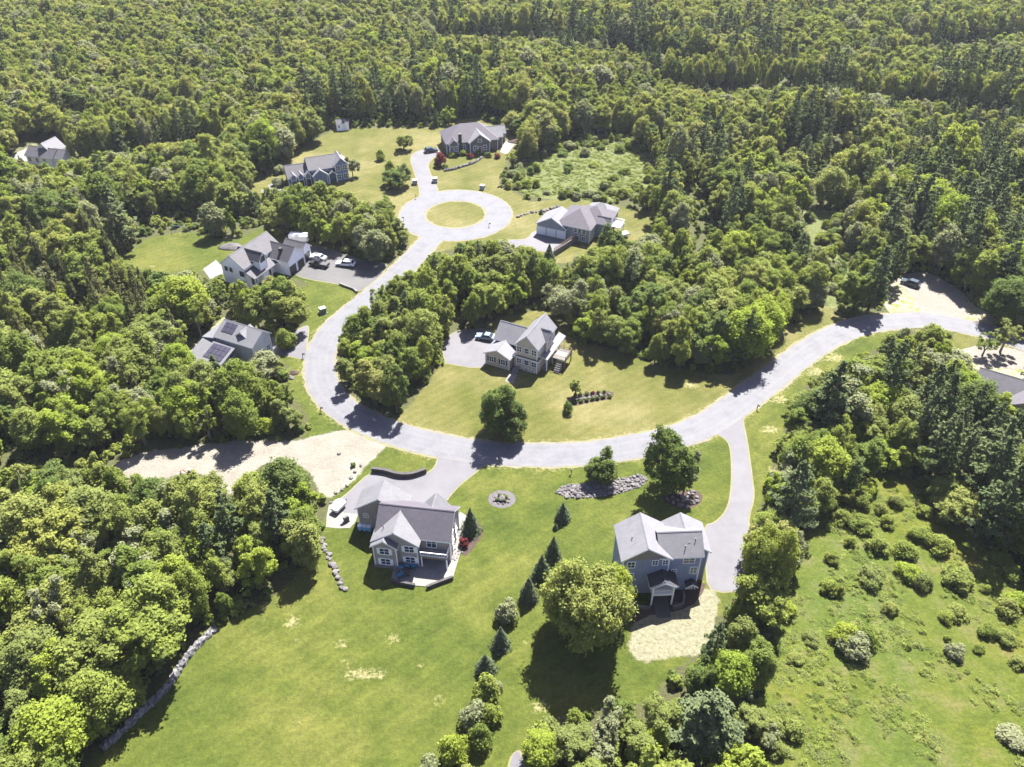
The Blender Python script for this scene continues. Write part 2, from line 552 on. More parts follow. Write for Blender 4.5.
# worn pale spots on the big lawn, and sand dragged out along the clearing
WORN = [(380, 676, 0.9), (366, 674, 0.9), (356, 672, .7), (348, 675, .6), (341, 645, .8), (345, 640, .5), (297, 722, .7), (420, 667, .5), (393, 638, .7), (292, 622, .9), (345, 662, .4), (440, 700, .6), (300, 640, .5), (540, 706, 1.0), (780, 400, 1.6), (770, 430, 1.4), (775, 470, 1.2), (815, 372, 2.0), (690, 385, 1.5), (830, 357, 2.2)]
for px, py, r in WORN:
    q = G(px, py)
    dd = np.hypot((gx - q.x) / 1.6, gy - q.y)
    hit = dd < r * 0.8 + 0.2
    masks['worn'][hit] = 0.5
rl = resample(catmull([G(*p) for p in ROAD_OUT]), 220)
rr_ = resample(catmull([G(*p) for p in ROAD_IN]), 220)
near = np.full(nx * ny, 1e9)
for a_, c_ in zip(rl, rr_):
    q = (a_ + c_) / 2
    near = np.minimum(near, np.hypot(gx - q.x, gy - q.y))
masks['worn'][near < 4.5] = 0.32
dr = np.hypot(gx - RING_C.x, gy - RING_C.y)
masks['worn'][np.abs(dr - (RING_R + ISLE_R) / 2) < (RING_R - ISLE_R) / 2 + 0.6] = 0.32
for k, a in masks.items():
    A = a.reshape(ny, nx)
    for _ in range(1 if k == 'worn' else 3):
        B = np.pad(A, 1, mode='edge')
        A = (B[:-2, 1:-1] + B[2:, 1:-1] + B[1:-1, :-2] + B[1:-1, 2:] + 2 * B[1:-1, 1:-1]) / 6
    at = gme.attributes.new(k, 'FLOAT', 'POINT')
    at.data.foreach_set("value", A.ravel().astype(np.float32))

m, n, l, b = newmat('ground')
tc = n.new("ShaderNodeTexCoord").outputs["Object"]
big = noise(n, l, 0.045, 5, 0.6, tc)
mid = noise(n, l, 0.25, 5, 0.65, tc)
fine = noise(n, l, 1.6, 5, 0.7, tc)
vfine = noise(n, l, 4.5, 3, 0.7, tc)
edge = noise(n, l, 0.5, 6, 0.7, tc)


def att(nm):
    amp = 1.5 if nm == 'worn' else 0.9
    a = n.new("ShaderNodeAttribute")
    a.attribute_name = nm
    v = mth(n, l, 'ADD', a.outputs["Fac"], mth(n, l, 'MULTIPLY', mth(n, l, 'SUBTRACT', edge if nm != 'worn' else fine, 0.5), amp))
    return ramp(n, l, v, [(0.24, (0, 0, 0)), (0.40, (1, 1, 1))] if nm != 'worn' else [(0.25, (0, 0, 0)), (0.6, (0.8, 0.8, 0.8))])


floor = ramp(n, l, fine, [(0.3, (0.030, 0.026, 0.018)), (0.5, (0.045, 0.046, 0.020)), (0.7, (0.055, 0.068, 0.018))])
lawnc = ramp(n, l, big, [(0.34, (0.0295, 0.0430, 0.0066)), (0.5, (0.0443, 0.0556, 0.0092)), (0.64, (0.0640, 0.0689, 0.0150))])
lawnc = mixc(n, l, 1.0, lawnc, ramp(n, l, mid, [(0.3, (0.72, 0.78, 0.7)), (0.7, (1.27, 1.19, 1.25))]), 'MULTIPLY')
lawnc = mixc(n, l, 1.0, lawnc, ramp(n, l, fine, [(0.3, (0.70, 0.74, 0.7)), (0.7, (1.28, 1.24, 1.25))]), 'MULTIPLY')
# mower lines
wv = n.new("ShaderNodeTexWave")
wv.inputs["Scale"].default_value = 0.16
wv.inputs["Distortion"].default_value = 4.0
wv.inputs["Detail"].default_value = 2
mp = n.new("ShaderNodeMapping")
mp.inputs["Rotation"].default_value = (0, 0, R(52))
l.new(tc, mp.inputs[0])
l.new(mp.outputs[0], wv.inputs["Vector"])
lawnc = mixc(n, l, 1.0, lawnc, ramp(n, l, wv.outputs["Fac"], [(0.2, (0.95, 0.96, 0.95)), (0.8, (1.05, 1.04, 1.05))]), 'MULTIPLY')
# worn pale spots
spots = ramp(n, l, noise(n, l, 0.11, 6, 0.72, tc), [(0.66, (0, 0, 0)), (0.74, (1, 1, 1))])
lawnc = mixc(n, l, mth(n, l, 'MULTIPLY', spots, 0.75), lawnc, (0.24, 0.21, 0.10))
dryc = ramp(n, l, big, [(0.34, (0.0497, 0.0551, 0.0116)), (0.5, (0.0697, 0.0686, 0.0210)), (0.64, (0.0976, 0.0894, 0.0372))])
dryc = mixc(n, l, 1.0, dryc, ramp(n, l, mid, [(0.3, (0.80, 0.85, 0.75)), (0.7, (1.2, 1.14, 1.2))]), 'MULTIPLY')
dryc = mixc(n, l, 1.0, dryc, ramp(n, l, fine, [(0.3, (0.84, 0.86, 0.8)), (0.7, (1.16, 1.14, 1.15))]), 'MULTIPLY')
dryc = mixc(n, l, 1.0, dryc, ramp(n, l, wv.outputs["Fac"], [(0.2, (0.95, 0.96, 0.95)), (0.8, (1.05, 1.04, 1.05))]), 'MULTIPLY')
meadc = ramp(n, l, mid, [(0.3, (0.0343, 0.0482, 0.0073)), (0.5, (0.0521, 0.0647, 0.0101)), (0.68, (0.0725, 0.0706, 0.0235))])
meadc = mixc(n, l, 1.0, meadc, ramp(n, l, big, [(0.35, (0.85, 0.95, 1.1)), (0.65, (1.15, 1.05, 0.9))]), 'MULTIPLY')
meadc = mixc(n, l, 1.0, meadc, ramp(n, l, fine, [(0.3, (0.68, 0.70, 0.65)), (0.7, (1.3, 1.26, 1.25))]), 'MULTIPLY')
sandc = ramp(n, l, mid, [(0.3, (0.1173, 0.1073, 0.0878)), (0.7, (0.1528, 0.1429, 0.1204))])
sandc = mixc(n, l, 1.0, sandc, ramp(n, l, fine, [(0.3, (0.86, 0.85, 0.84)), (0.7, (1.1, 1.1, 1.1))]), 'MULTIPLY')
gravc = ramp(n, l, fine, [(0.3, (0.1120, 0.0960, 0.0760)), (0.7, (0.2160, 0.1920, 0.1600))])
gravc = mixc(n, l, ramp(n, l, edge, [(0.45, (0, 0, 0)), (0.6, (1, 1, 1))]), gravc, (0.10, 0.115, 0.03))
palec = ramp(n, l, fine, [(0.3, (0.0405, 0.0552, 0.0162)), (0.5, (0.0713, 0.0820, 0.0292)), (0.7, (0.1013, 0.1021, 0.0470))])
palec = mixc(n, l, 1.0, palec, ramp(n, l, mid, [(0.3, (0.7, 0.75, 0.7)), (0.7, (1.25, 1.2, 1.2))]), 'MULTIPLY')
strawc = ramp(n, l, fine, [(0.3, (0.0642, 0.0667, 0.0307)), (0.45, (0.1140, 0.1074, 0.0688)), (0.7, (0.1604, 0.1518, 0.1050))])
col = floor
for nm, c in (('gravel', gravc), ('meadow', meadc), ('pale', palec), ('dry', dryc), ('lawn', lawnc), ('straw', strawc), ('worn', (0.19, 0.165, 0.085)), ('sand', sandc)):
    col = mixc(n, l, att(nm), col, c)
col = mixc(n, l, 1.0, col, ramp(n, l, vfine, [(0.3, (0.86, 0.86, 0.86)), (0.7, (1.14, 1.14, 1.14))]), 'MULTIPLY')
l.new(col, b.inputs["Base Color"])
b.inputs["Roughness"].default_value = 0.95
b.inputs["Specular IOR Level"].default_value = 0.1
bn = n.new("ShaderNodeBump")
bn.inputs["Strength"].default_value = 0.55
bn.inputs["Distance"].default_value = 0.35
l.new(mth(n, l, 'ADD', fine, mth(n, l, 'MULTIPLY', vfine, 0.4)), bn.inputs["Height"])
l.new(bn.outputs[0], b.inputs["Normal"])
gme.materials.append(m)
tag(link('ground', gme), kind='structure')


# ------------------------------------------------------------------ road, ring, driveways
def strip(name, left, right, z, mat, cols=8):
    n_ = len(left)
    V, F, A = [], [], []
    for i in range(n_):
        for c in range(cols + 1):
            q = left[i].lerp(right[i], c / cols)
            V.append((q.x, q.y, z))
            A.append(c / cols * 2 - 1)
    for i in range(n_ - 1):
        for c in range(cols):
            a_ = i * (cols + 1) + c
            F.append((a_, a_ + cols + 1, a_ + cols + 2, a_ + 1))
    me = bpy.data.meshes.new(name)
    me.from_pydata(V, [], F)
    me.materials.append(mat)
    at_ = me.attributes.new('across', 'FLOAT', 'POINT')
    at_.data.foreach_set('value', A)
    if me.polygons[0].normal.z < 0:
        me.flip_normals()
    return tag(link(name, me), kind='structure')


ROADC = ((0.0675, 0.0675, 0.0743), (0.0848, 0.0845, 0.0913), (0.0926, 0.0919, 0.0975))
# worn asphalt: polished wheel tracks, sand along the edges, fine cracks and patched seams
ma, n, l, b = newmat('road_asphalt')
tc = n.new("ShaderNodeTexCoord").outputs["Object"]
g1 = noise(n, l, 0.3, 5, 0.65, tc)
g2 = noise(n, l, 2.2, 4, 0.7, tc)
col = ramp(n, l, g1, [(0.3, ROADC[0]), (0.5, ROADC[1]), (0.7, ROADC[2])])
col = mixc(n, l, 1.0, col, ramp(n, l, g2, [(0.3, (0.92, 0.92, 0.92)), (0.7, (1.08, 1.08, 1.08))]), 'MULTIPLY')
aa = n.new("ShaderNodeAttribute")
aa.attribute_name = 'across'
ab = mth(n, l, 'ABSOLUTE', mth(n, l, 'ADD', aa.outputs["Fac"], mth(n, l, 'MULTIPLY', mth(n, l, 'SUBTRACT', g1, 0.5), 0.25)))
col = mixc(n, l, 1.0, col, ramp(n, l, ab, [(0.0, (0.97, 0.97, 0.97)), (0.22, (0.94, 0.94, 0.945)), (0.42, (1.02, 1.02, 1.02)), (0.62, (0.95, 0.95, 0.955)), (0.85, (1.02, 1.02, 1.0)), (0.98, (1.08, 1.04, 0.94))]), 'MULTIPLY')
vc = n.new("ShaderNodeTexVoronoi")
vc.feature = 'DISTANCE_TO_EDGE'
vc.inputs["Scale"].default_value = 0.13
wn = n.new("ShaderNodeVectorMath")
wn.operation = 'ADD'
wno = n.new("ShaderNodeTexNoise")
wno.inputs["Scale"].default_value = 0.5
wno.inputs["Detail"].default_value = 5
l.new(tc, wno.inputs["Vector"])
wsc = n.new("ShaderNodeVectorMath")
wsc.operation = 'SCALE'
wsc.inputs["Scale"].default_value = 4.0
l.new(wno.outputs["Color"], wsc.inputs[0])
l.new(tc, wn.inputs[0])
l.new(wsc.outputs[0], wn.inputs[1])
l.new(wn.outputs[0], vc.inputs["Vector"])
col = mixc(n, l, 1.0, col, ramp(n, l, vc.outputs["Distance"], [(0.003, (0.86, 0.86, 0.87)), (0.010, (1, 1, 1))]), 'MULTIPLY')
l.new(col, b.inputs["Base Color"])
b.inputs["Roughness"].default_value = 0.8
b.inputs["Specular IOR Level"].default_value = 0.3
M['asphalt'] = ma

lo = resample(catmull([G(*p) for p in ROAD_OUT]), 220)
li = resample(catmull([G(*p) for p in ROAD_IN]), 220)
RC = [(a + c) / 2 for a, c in zip(lo, li)]
RW = [(a - c).length / 2 for a, c in zip(lo, li)]
# even out: a road of nearly constant width along a smoothed centre line
for _ in range(6):
    RC = [RC[0]] + [(RC[i - 1] + RC[i] * 2 + RC[i + 1]) / 4 for i in range(1, len(RC) - 1)] + [RC[-1]]


def offset(half, wob=0.0):
    L, Rr = [], []
    for i, p in enumerate(RC):
        t = (RC[min(i + 1, len(RC) - 1)] - RC[max(i - 1, 0)]).normalized()
        nn = Vector((-t.y, t.x, 0))
        L.append(p + nn * (half + rnd.uniform(-wob, wob)))
        Rr.append(p - nn * (half + rnd.uniform(-wob, wob)))
    return L, Rr


HW = sorted(RW)[len(RW) // 2]
HW = min(max(HW, 3.2), 4.2)
strip('road_shoulder', *offset(HW + 0.4, 0.3), 0.012, M['shoulder'])
strip('road', *offset(HW, 0.05), 0.028, M['asphalt'])


def ring(name, r0, r1, z, mat, wob=0.0):
    mb = MB()
    k = 96
    a = [Vector((math.cos(2 * math.pi * i / k), math.sin(2 * math.pi * i / k), 0)) for i in range(k)]
    q0 = [r0 + rnd.uniform(-wob, wob) for _ in a]
    q1 = [r1 + rnd.uniform(-wob, wob) for _ in a]
    for i in range(k):
        j = (i + 1) % k
        mb.face([RING_C + a[i] * q0[i] + Vector((0, 0, z)), RING_C + a[i] * q1[i] + Vector((0, 0, z)), RING_C + a[j] * q1[j] + Vector((0, 0, z)), RING_C + a[j] * q0[j] + Vector((0, 0, z))], mat)
    return tag(mb.build(name), kind='structure')


ring('road_shoulder', ISLE_R - 0.7, RING_R + 0.5, 0.016, M['shoulder'], 0.2)
ring('ring_road', ISLE_R, RING_R, 0.036, M['asphalt'], 0.04)


def sheet(name, pts, z, mat, per=5):
    c = catmull(pts + [pts[0]], per)[:-1] if per > 1 else pts
    bm = bmesh.new()
    vs = [bm.verts.new(p + Vector((0, 0, z))) for p in c]
    f = bm.faces.new(vs)
    if f.calc_center_median() and f.normal.z < 0:
        f.normal_flip()
    bmesh.ops.triangulate(bm, faces=bm.faces[:])
    bmesh.ops.recalc_face_normals(bm, faces=bm.faces[:])
    for f in bm.faces:
        if f.normal.z < 0:
            f.normal_flip()
    me = bpy.data.meshes.new(name)
    bm.to_mesh(me)
    bm.free()
    me.materials.append(mat)
    return tag(link(name, me), kind='structure')


def grow(pts, dlt):
    c = sum(pts, Vector()) / len(pts)
    n2 = len(pts)
    area = sum(pts[i].x * pts[(i + 1) % n2].y - pts[(i + 1) % n2].x * pts[i].y for i in range(n2))
    s = 1 if area > 0 else -1
    out = []
    for i in range(n2):
        t = (pts[(i + 1) % n2] - pts[i - 1]).normalized()
        out.append(pts[i] + Vector((t.y, -t.x, 0)) * (dlt * s))
    return out


zi = 0
for nm, (mt, poly) in DRIVES.items():
    p = world_poly(poly)
    zi += 1
    if mt.startswith('asphalt'):
        sheet('driveway_shoulder', grow(p, 0.3), 0.006, M['shoulder'], 3)
    sheet('driveway' if 'drive' in nm else 'gravel_yard' if 'lot' in nm else 'path', p, 0.020 + 0.0007 * zi, M[mt], 3)
# patio of the taupe house, straw seeding and mulch beds
sheet('patio', world_poly([(391, 580), (394, 567), (422, 560), (446, 550), (452, 530), (460, 512), (468, 517), (463, 545), (453, 578), (428, 587), (415, 586)]), 0.12, M['concrete'], 1)
sheet('parking_pad', world_poly([(326, 527), (329, 505), (344, 497), (362, 503), (358, 515), (350, 528)]), 0.018, M['concrete'], 2)
sheet('mulch_ground', world_poly([(636, 612), (690, 586), (706, 584), (694, 604), (672, 612), (650, 615), (632, 624)]), 0.006, M['mulch'], 2)


# ------------------------------------------------------------------ houses
class House:
    def __init__(self, name, label, loc, rz, wall, roof, trim=None, cat='house', group=None):
        self.root = tag(empty(name, (loc[0], loc[1], 0), R(rz)), label, cat, group)
        self.W = MB()
        self.wall, self.roofmat, self.trim = wall, roof, trim or M['white']
        self.k = 0
        self.loc, self.rz = loc, rz

    def excl(self, x0, x1, y0, y1):
        c = Vector(((x0 + x1) / 2, (y0 + y1) / 2, 0))
        c.rotate(Matrix.Rotation(R(self.rz), 3, 'Z'))
        EXCL_WORLD.append((self.loc[0] + c.x, self.loc[1] + c.y, (x1 - x0) / 2, (y1 - y0) / 2, R(self.rz)))

    def gable(self, x0, x1, y0, y1, ze, zr, axis='x', a=(0.45, 0.45), g=(0.35, 0.35), zb=-0.05, wall=None, gablew=None, roof=None, yr=None, walls=True, name='roof'):
        """roof outline x0..x1, y0..y1 (eaves and verges); walls stand inside the overhangs"""
        self.k += 1
        e = 0.004 * self.k
        u0, u1, v0, v1 = (y0, y1, x0, x1) if axis == 'x' else (x0, x1, y0, y1)
        ur = (u0 + u1) / 2 if yr is None else yr
        t = 0.24
        s0, s1 = (zr - ze) / (ur - u0), (zr - ze) / (u1 - ur)
        mb = MB()
        top = [(u0, ze + e), (ur, zr + e), (u1, ze + e)]
        bot = [(u1, ze - t), (ur, zr - t), (u0, ze - t)]
        P = (lambda u, z, v: (v, u, z)) if axis == 'x' else (lambda u, z, v: (u, v, z))
        rm = roof or self.roofmat
        for i in range(2):
            (ua, za), (ub, zb2) = top[i], top[i + 1]
            mb.face([P(ua, za, v0), P(ub, zb2, v0), P(ub, zb2, v1), P(ua, za, v1)], rm)
            (ua, za), (ub, zb2) = bot[i], bot[i + 1]
            mb.face([P(ua, za, v0), P(ub, zb2, v0), P(ub, zb2, v1), P(ua, za, v1)], self.trim)
        for u in (u0, u1):
            mb.face([P(u, ze + e, v0), P(u, ze + e, v1), P(u, ze - t, v1), P(u, ze - t, v0)], self.trim)
        for v in (v0, v1):
            mb.face([P(u0, ze + e, v), P(ur, zr + e, v), P(ur, zr - t, v), P(u0, ze - t, v)], self.trim)
            mb.face([P(ur, zr + e, v), P(u1, ze + e, v), P(u1, ze - t, v), P(ur, zr - t, v)], self.trim)
        # ridge cap
        mb.prism([(ur - 0.16, zr + e - 0.05), (ur + 0.16, zr + e - 0.05), (ur, zr + e + 0.06)], axis, v0 + 0.02, v1 - 0.02, rm)
        mb.build(name, self.root)
        if walls:
            w0, w1 = u0 + a[0], u1 - a[1]
            zt = lambda u: (ze + s0 * (u - u0) if u < ur else ze + s1 * (u1 - u)) - t + 0.02
            poly = [(w0, zb), (w1, zb), (w1, zt(w1)), (ur, zt(ur)), (w0, zt(w0))]
            self.W.prism(poly, axis, v0 + g[0] + e, v1 - g[1] - e, wall or self.wall)
            if gablew:
                gz = ze - 0.1
                tri = [(w0 + 0.01, gz), (w1 - 0.01, gz), (w1 - 0.01, zt(w1)), (ur, zt(ur) - 0.01), (w0 + 0.01, zt(w0))]
                self.W.prism(tri, axis, v0 + g[0] - 0.05 + e, v0 + g[0] + 0.3, gablew)
            # corner boards
            for u in (w0, w1):
                for v in (v0 + g[0] + e, v1 - g[1] - e):
                    q = (u - 0.075, u + 0.075, v - 0.075, v + 0.075)
                    if axis == 'x':
                        q = (q[2], q[3], q[0], q[1])
                    self.W.box(*q, zb, zt(u) - 0.03, self.trim)

    def hip(self, x0, x1, y0, y1, ze, zr, zb=-0.05, a=0.45, wall=None, roof=None, walls=True, name='roof'):
        self.k += 1
        e = 0.004 * self.k
        rm = roof or self.roofmat
        dx, dy = x1 - x0, y1 - y0
        h = min(dx, dy) / 2
        if dx >= dy:
            r0, r1 = (x0 + h, (y0 + y1) / 2), (x1 - h, (y0 + y1) / 2)
        else:
            r0, r1 = ((x0 + x1) / 2, y0 + h), ((x0 + x1) / 2, y1 - h)
        c = [(x0, y0), (x1, y0), (x1, y1), (x0, y1)]
        mb = MB()
        E_ = [(*p, ze + e) for p in c]
        B_ = [(*p, ze - 0.22) for p in c]
        a0, a1 = (*r0, zr + e), (*r1, zr + e)
        if dx >= dy:
            fs = [[E_[0], E_[1], a1, a0], [E_[1], E_[2], a1], [E_[2], E_[3], a0, a1], [E_[3], E_[0], a0]]
        else:
            fs = [[E_[0], E_[1], a0], [E_[1], E_[2], a1, a0], [E_[2], E_[3], a1], [E_[3], E_[0], a0, a1]]
        for f in fs:
            mb.face(f, rm)
        for i in range(4):
            mb.face([E_[i], B_[i], B_[(i + 1) % 4], E_[(i + 1) % 4]], self.trim)
        mb.face(B_[::-1], self.trim)
        mb.build(name, self.root)
        if walls:
            self.W.box(x0 + a, x1 - a, y0 + a, y1 - a, zb, ze - 0.1 - e, wall or self.wall)
            for x in (x0 + a, x1 - a):
                for y in (y0 + a, y1 - a):
                    self.W.box(x - 0.075, x + 0.075, y - 0.075, y + 0.075, zb, ze - 0.14 - e, self.trim)

    def shed_roof(self, pts, t=0.2, roof=None, name='roof'):
        """sloping slab given by its four upper corners"""
        self.k += 1
        mb = MB()
        up = [Vector(p) + Vector((0, 0, 0.004 * self.k)) for p in pts]
        dn = [p - Vector((0, 0, t)) for p in up]
        mb.face(up, roof or self.roofmat)
        mb.face(dn[::-1], self.trim)
        for i in range(4):
            j = (i + 1) % 4
            mb.face([up[i], dn[i], dn[j], up[j]], self.trim)
        return mb.build(name, self.root)

    def frameM(self, x, y, z, ang):
        return Matrix.Translation((x, y, z)) @ Matrix.Rotation(R(ang + 90), 4, 'Z')   # local -y is outward

    def win(self, x, y, z, w=1.0, h=1.4, ang=-90, name='window', bars=1, frame=None, shutters=None):
        Mx = self.frameM(x, y, z, ang)
        fr = frame or self.trim
        mb = MB()
        b = 0.11
        for q in ((-w / 2 - b, w / 2 + b, h / 2, h / 2 + b), (-w / 2 - b, w / 2 + b, -h / 2 - b, -h / 2), (-w / 2 - b, -w / 2, -h / 2, h / 2), (w / 2, w / 2 + b, -h / 2, h / 2)):
            mb.box(q[0], q[1], -0.09, 0.02, q[2], q[3], fr)
        for i in range(1, bars + 1):
            xx = -w / 2 + w * i / (bars + 1)
            mb.box(xx - 0.035, xx + 0.035, -0.07, 0.0, -h / 2, h / 2, fr)
        mb.box(-w / 2, w / 2, -0.065, 0.0, -0.03, 0.03, fr)
        if shutters:
            for s in (-1, 1):
                mb.box(s * (w / 2 + b + 0.2) - 0.17, s * (w / 2 + b + 0.2) + 0.17, -0.06, 0.01, -h / 2, h / 2, shutters)
        o = mb.build(name, self.root)
        o.matrix_local = Mx
        p = MB()
        p.box(-w / 2, w / 2, -0.03, 0.01, -h / 2, h / 2, M['glass'])
        p.build('pane', o)
        return o

    def door(self, x, y, z0, w=1.0, h=2.1, ang=-90, mat=None):
        mb = MB()
        mb.box(-w / 2, w / 2, -0.06, 0.02, 0, h, mat or self.trim)
        mb.box(-w / 2 - 0.1, -w / 2, -0.08, 0.02, 0, h + 0.1, self.trim)
        mb.box(w / 2, w / 2 + 0.1, -0.08, 0.02, 0, h + 0.1, self.trim)
        mb.box(-w / 2, w / 2, -0.08, 0.02, h, h + 0.1, self.trim)
        o = mb.build('door', self.root)
        o.matrix_local = self.frameM(x, y, z0, ang)
        k = MB()
        k.box(w / 2 - 0.16, w / 2 - 0.1, -0.13, -0.06, 1.0, 1.06, M['rim'])
        k.build('handle', o)

    def garage(self, x, y, z0, w=2.6, h=2.3, ang=-90, mat=None):
        mb = MB()
        for i in range(4):
            mb.box(-w / 2, w / 2, -0.05, 0.02, h * i / 4 + 0.015, h * (i + 1) / 4 - 0.015, mat or self.trim)
        mb.box(-w / 2, w / 2, -0.02, 0.01, 0, h, mat or self.trim)
        for q in ((-w / 2 - 0.12, -w / 2), (w / 2, w / 2 + 0.12)):
            mb.box(q[0], q[1], -0.09, 0.02, 0, h + 0.12, self.trim)
        mb.box(-w / 2, w / 2, -0.09, 0.02, h, h + 0.12, self.trim)
        o = mb.build('garage_door', self.root)
        o.matrix_local = self.frameM(x, y, z0, ang)

    def railing(self, pts, z, mat, h=0.95, name='railing', step=0.28):
        mb = MB()
        for a, b2 in zip(pts, pts[1:]):
            a, b2 = Vector((*a, z)), Vector((*b2, z))
            L = (b2 - a).length
            ang = math.atan2(b2.y - a.y, b2.x - a.x)
            Mx = Matrix.Translation(a) @ Matrix.Rotation(ang, 4, 'Z')
            mb.box(0, L, -0.05, 0.05, h - 0.08, h, mat, Mx)
            mb.box(0, L, -0.03, 0.03, 0.1, 0.16, mat, Mx)
            k = max(2, int(L / step))
            for i in range(k + 1):
                t = 0.05 if i in (0, k) else 0.025
                mb.box(L * i / k - t, L * i / k + t, -t, t, 0.0, h, mat, Mx)
        mb.build(name, self.root)

    def part(self, name, fn, mat=None):
        mb = MB()
        fn(mb)
        return mb.build(name, self.root)

    def vent(self, x, y, z):
        def f(mb):
            mb.tube([(x, y, z - 0.3), (x, y, z + 0.55)], 0.07, M['black'], 8)
        self.part('vent_pipe', f)

    def done(self):
        self.W.build('wall', self.root)
        return self.root


rf_purple = shingles('roof_purple_grey', (0.0576, 0.0512, 0.0618))
rf_grey = shingles('roof_mid_grey', (0.0988, 0.0971, 0.1036), 0.16)
rf_light = shingles('roof_light_grey', (0.1075, 0.1054, 0.1133), 0.14)
rf_char = shingles('roof_charcoal', (0.0483, 0.0460, 0.0529))
rf_brown = shingles('roof_weathered', (0.0644, 0.0603, 0.0659))
rf_dark = shingles('roof_dark_slate', (0.0283, 0.0276, 0.0329))
sd_taupe = siding('siding_taupe', (0.2463, 0.2156, 0.1946))
sd_blue = siding('siding_blue_grey', (0.1826, 0.2086, 0.2974))
sd_shake = siding('siding_brown_shake', (0.1779, 0.1471, 0.1331))
sd_cream = siding('siding_cream', (0.3939, 0.3337, 0.2585))
sd_white = siding('siding_white', (0.87, 0.83, 0.86), 0.04)
sd_slate = siding('siding_slate', (0.2051, 0.2156, 0.2358))
sd_navy = siding('siding_steel_blue', (0.1263, 0.1569, 0.2251))
st_wall = mottled('stone_veneer', (0.0783, 0.0735, 0.0713), (0.1559, 0.1424, 0.1329), 2.2)

# --- taupe house with the curved patio
h = House('house', 'two-storey taupe house with purple-grey roof and pale concrete patio at its foot', (-15, 88), -8, sd_taupe, rf_purple)
h.excl(-13, 7, -7, 13)
h.gable(-7.3, 5.4, -1.5, 6.6, 5.4, 8.5, 'x', a=(0.6, 0.45))
h.W.box(0.35, 4.98, 0.5, 0.9, 0, 5.2, sd_taupe)
h.gable(-7.6, 0.45, -3.0, 2.6, 5.35, 8.0, 'y', roof=rf_grey, a=(0.4, 0.42))
h.gable(-7.45, -2.9, -3.9, -1.4, 5.15, 6.75, 'y', roof=rf_grey, a=(0.42, 0.35))
h.gable(-12.4, -3.6, 3.9, 8.5, 4.9, 7.9, 'y', roof=rf_grey)
h.gable(-0.8, 3.6, 2.9, 6.9, 5.2, 7.9, 'y', roof=rf_grey)
for x, z, y in ((-5.2, 4.0, -3.56), (-5.2, 1.5, -3.56), (-1.3, 4.1, -2.65), (-1.3, 1.5, -2.65)):
    h.win(x, y, z, 1.5, 1.35, bars=1, shutters=M['white'])
h.win(2.0, -0.9, 4.1, 1.5, 1.9, bars=1)
h.win(2.0, -0.9, 1.4, 1.7, 1.9, bars=1)
h.win(-10.6, 4.32, 3.2, 0.7, 0.9)
for y, z in ((1.2, 4.2), (3.6, 4.2), (1.4, 1.6), (4.0, 1.6)):
    h.win(5.06, y, z, 1.0, 1.4, 0)
h.part('deck', lambda mb: (mb.box(0.5, 4.9, -2.7, -0.95, 2.55, 2.8, M['grey_wood']), mb.box(0.6, 4.8, -2.62, -2.52, 2.2, 2.55, M['wood'])))
h.railing([(0.5, -2.65), (4.85, -2.65), (4.85, -1.0)], 2.8, M['white'])
for x in (0.6, 4.75):
    h.part('post', lambda mb, x=x: mb.box(x - 0.09, x + 0.09, -2.68, -2.5, 0.1, 2.55, M['white']))
h.vent(-5.8, -1.0, 6.9)
h.part('foundation', lambda mb: mb.box(-7.25, -2.8, -3.72, -3.6, 0, 0.5, M['concrete']))
h.done()

# --- blue-grey house in the right foreground
h = House('house', 'three-storey blue-grey house with brown gable and small white rear porch', (24, 83), 3, sd_blue, rf_light)
h.excl(-8, 8, -7, 7)
h.gable(-7.5, 0.55, -3.1, 4.4, 8.3, 11.0, 'y', gablew=sd_shake, roof=rf_light)
h.gable(-1.5, 5.5, -2.85, 3.6, 8.35, 10.75, 'x', roof=rf_grey, g=(0.3, 0.4))
h.gable(-0.6, 7.2, -1.1, 5.2, 7.2, 9.75, 'y', roof=rf_light)
for x, z, w_, h_ in ((-5.8, 7.1, 1.1, 1.3), (-2.1, 7.4, 0.8, 1.0), (-0.5, 7.4, 0.8, 1.0), (-5.8, 4.5, 1.1, 0.9), (-5.8, 1.7, 1.1, 1.0)):
    h.win(x, -2.78, z, w_, h_)
for x, z, w_, h_ in ((3.3, 7.2, 1.7, 1.25), (1.2, 4.7, 0.7, 0.8), (4.3, 4.8, 1.0, 1.4), (1.3, 2.0, 0.9, 0.8)):
    h.win(x, -2.42, z, w_, h_, bars=1)
h.win(6.76, 1.4, 4.6, 1.0, 1.3, 0)
h.gable(-3.1, 1.45, -5.3, -2.4, 4.5, 5.75, 'y', roof=rf_dark, walls=False, name='porch_roof')  # dark shingles put the house's shade into the porch roof colour
h.gable(-2.7, 1.1, -5.45, -4.9, 4.6, 5.6, 'y', walls=False, roof=rf_light, name='porch_gable')
h.part('porch_floor', lambda mb: mb.box(-2.5, 0.9, -5.2, -2.8, 2.35, 2.6, M['white']))
for x in (-2.4, 0.8):
    h.part('post', lambda mb, x=x: mb.box(x - 0.11, x + 0.11, -5.2, -4.98, 0, 4.45, M['white']))
h.railing([(-2.4, -2.9), (-2.4, -5.1), (0.8, -5.1), (0.8, -2.9)], 2.6, M['white'], step=0.2)
h.gable(3.2, 5.2, -3.7, -2.5, 2.0, 2.8, 'y', walls=False, roof=rf_dark, name='door_hood')
h.door(4.2, -2.44, 0.05, 1.0, 1.95)
h.vent(-5.4, 0.2, 9.7)
h.vent(2.6, -1.7, 9.3)
h.vent(4.3, -0.8, 9.8)
h.part('downspout', lambda mb: mb.box(5.12, 5.22, -2.55, -2.45, 0, 8.1, M['white']))
h.done()


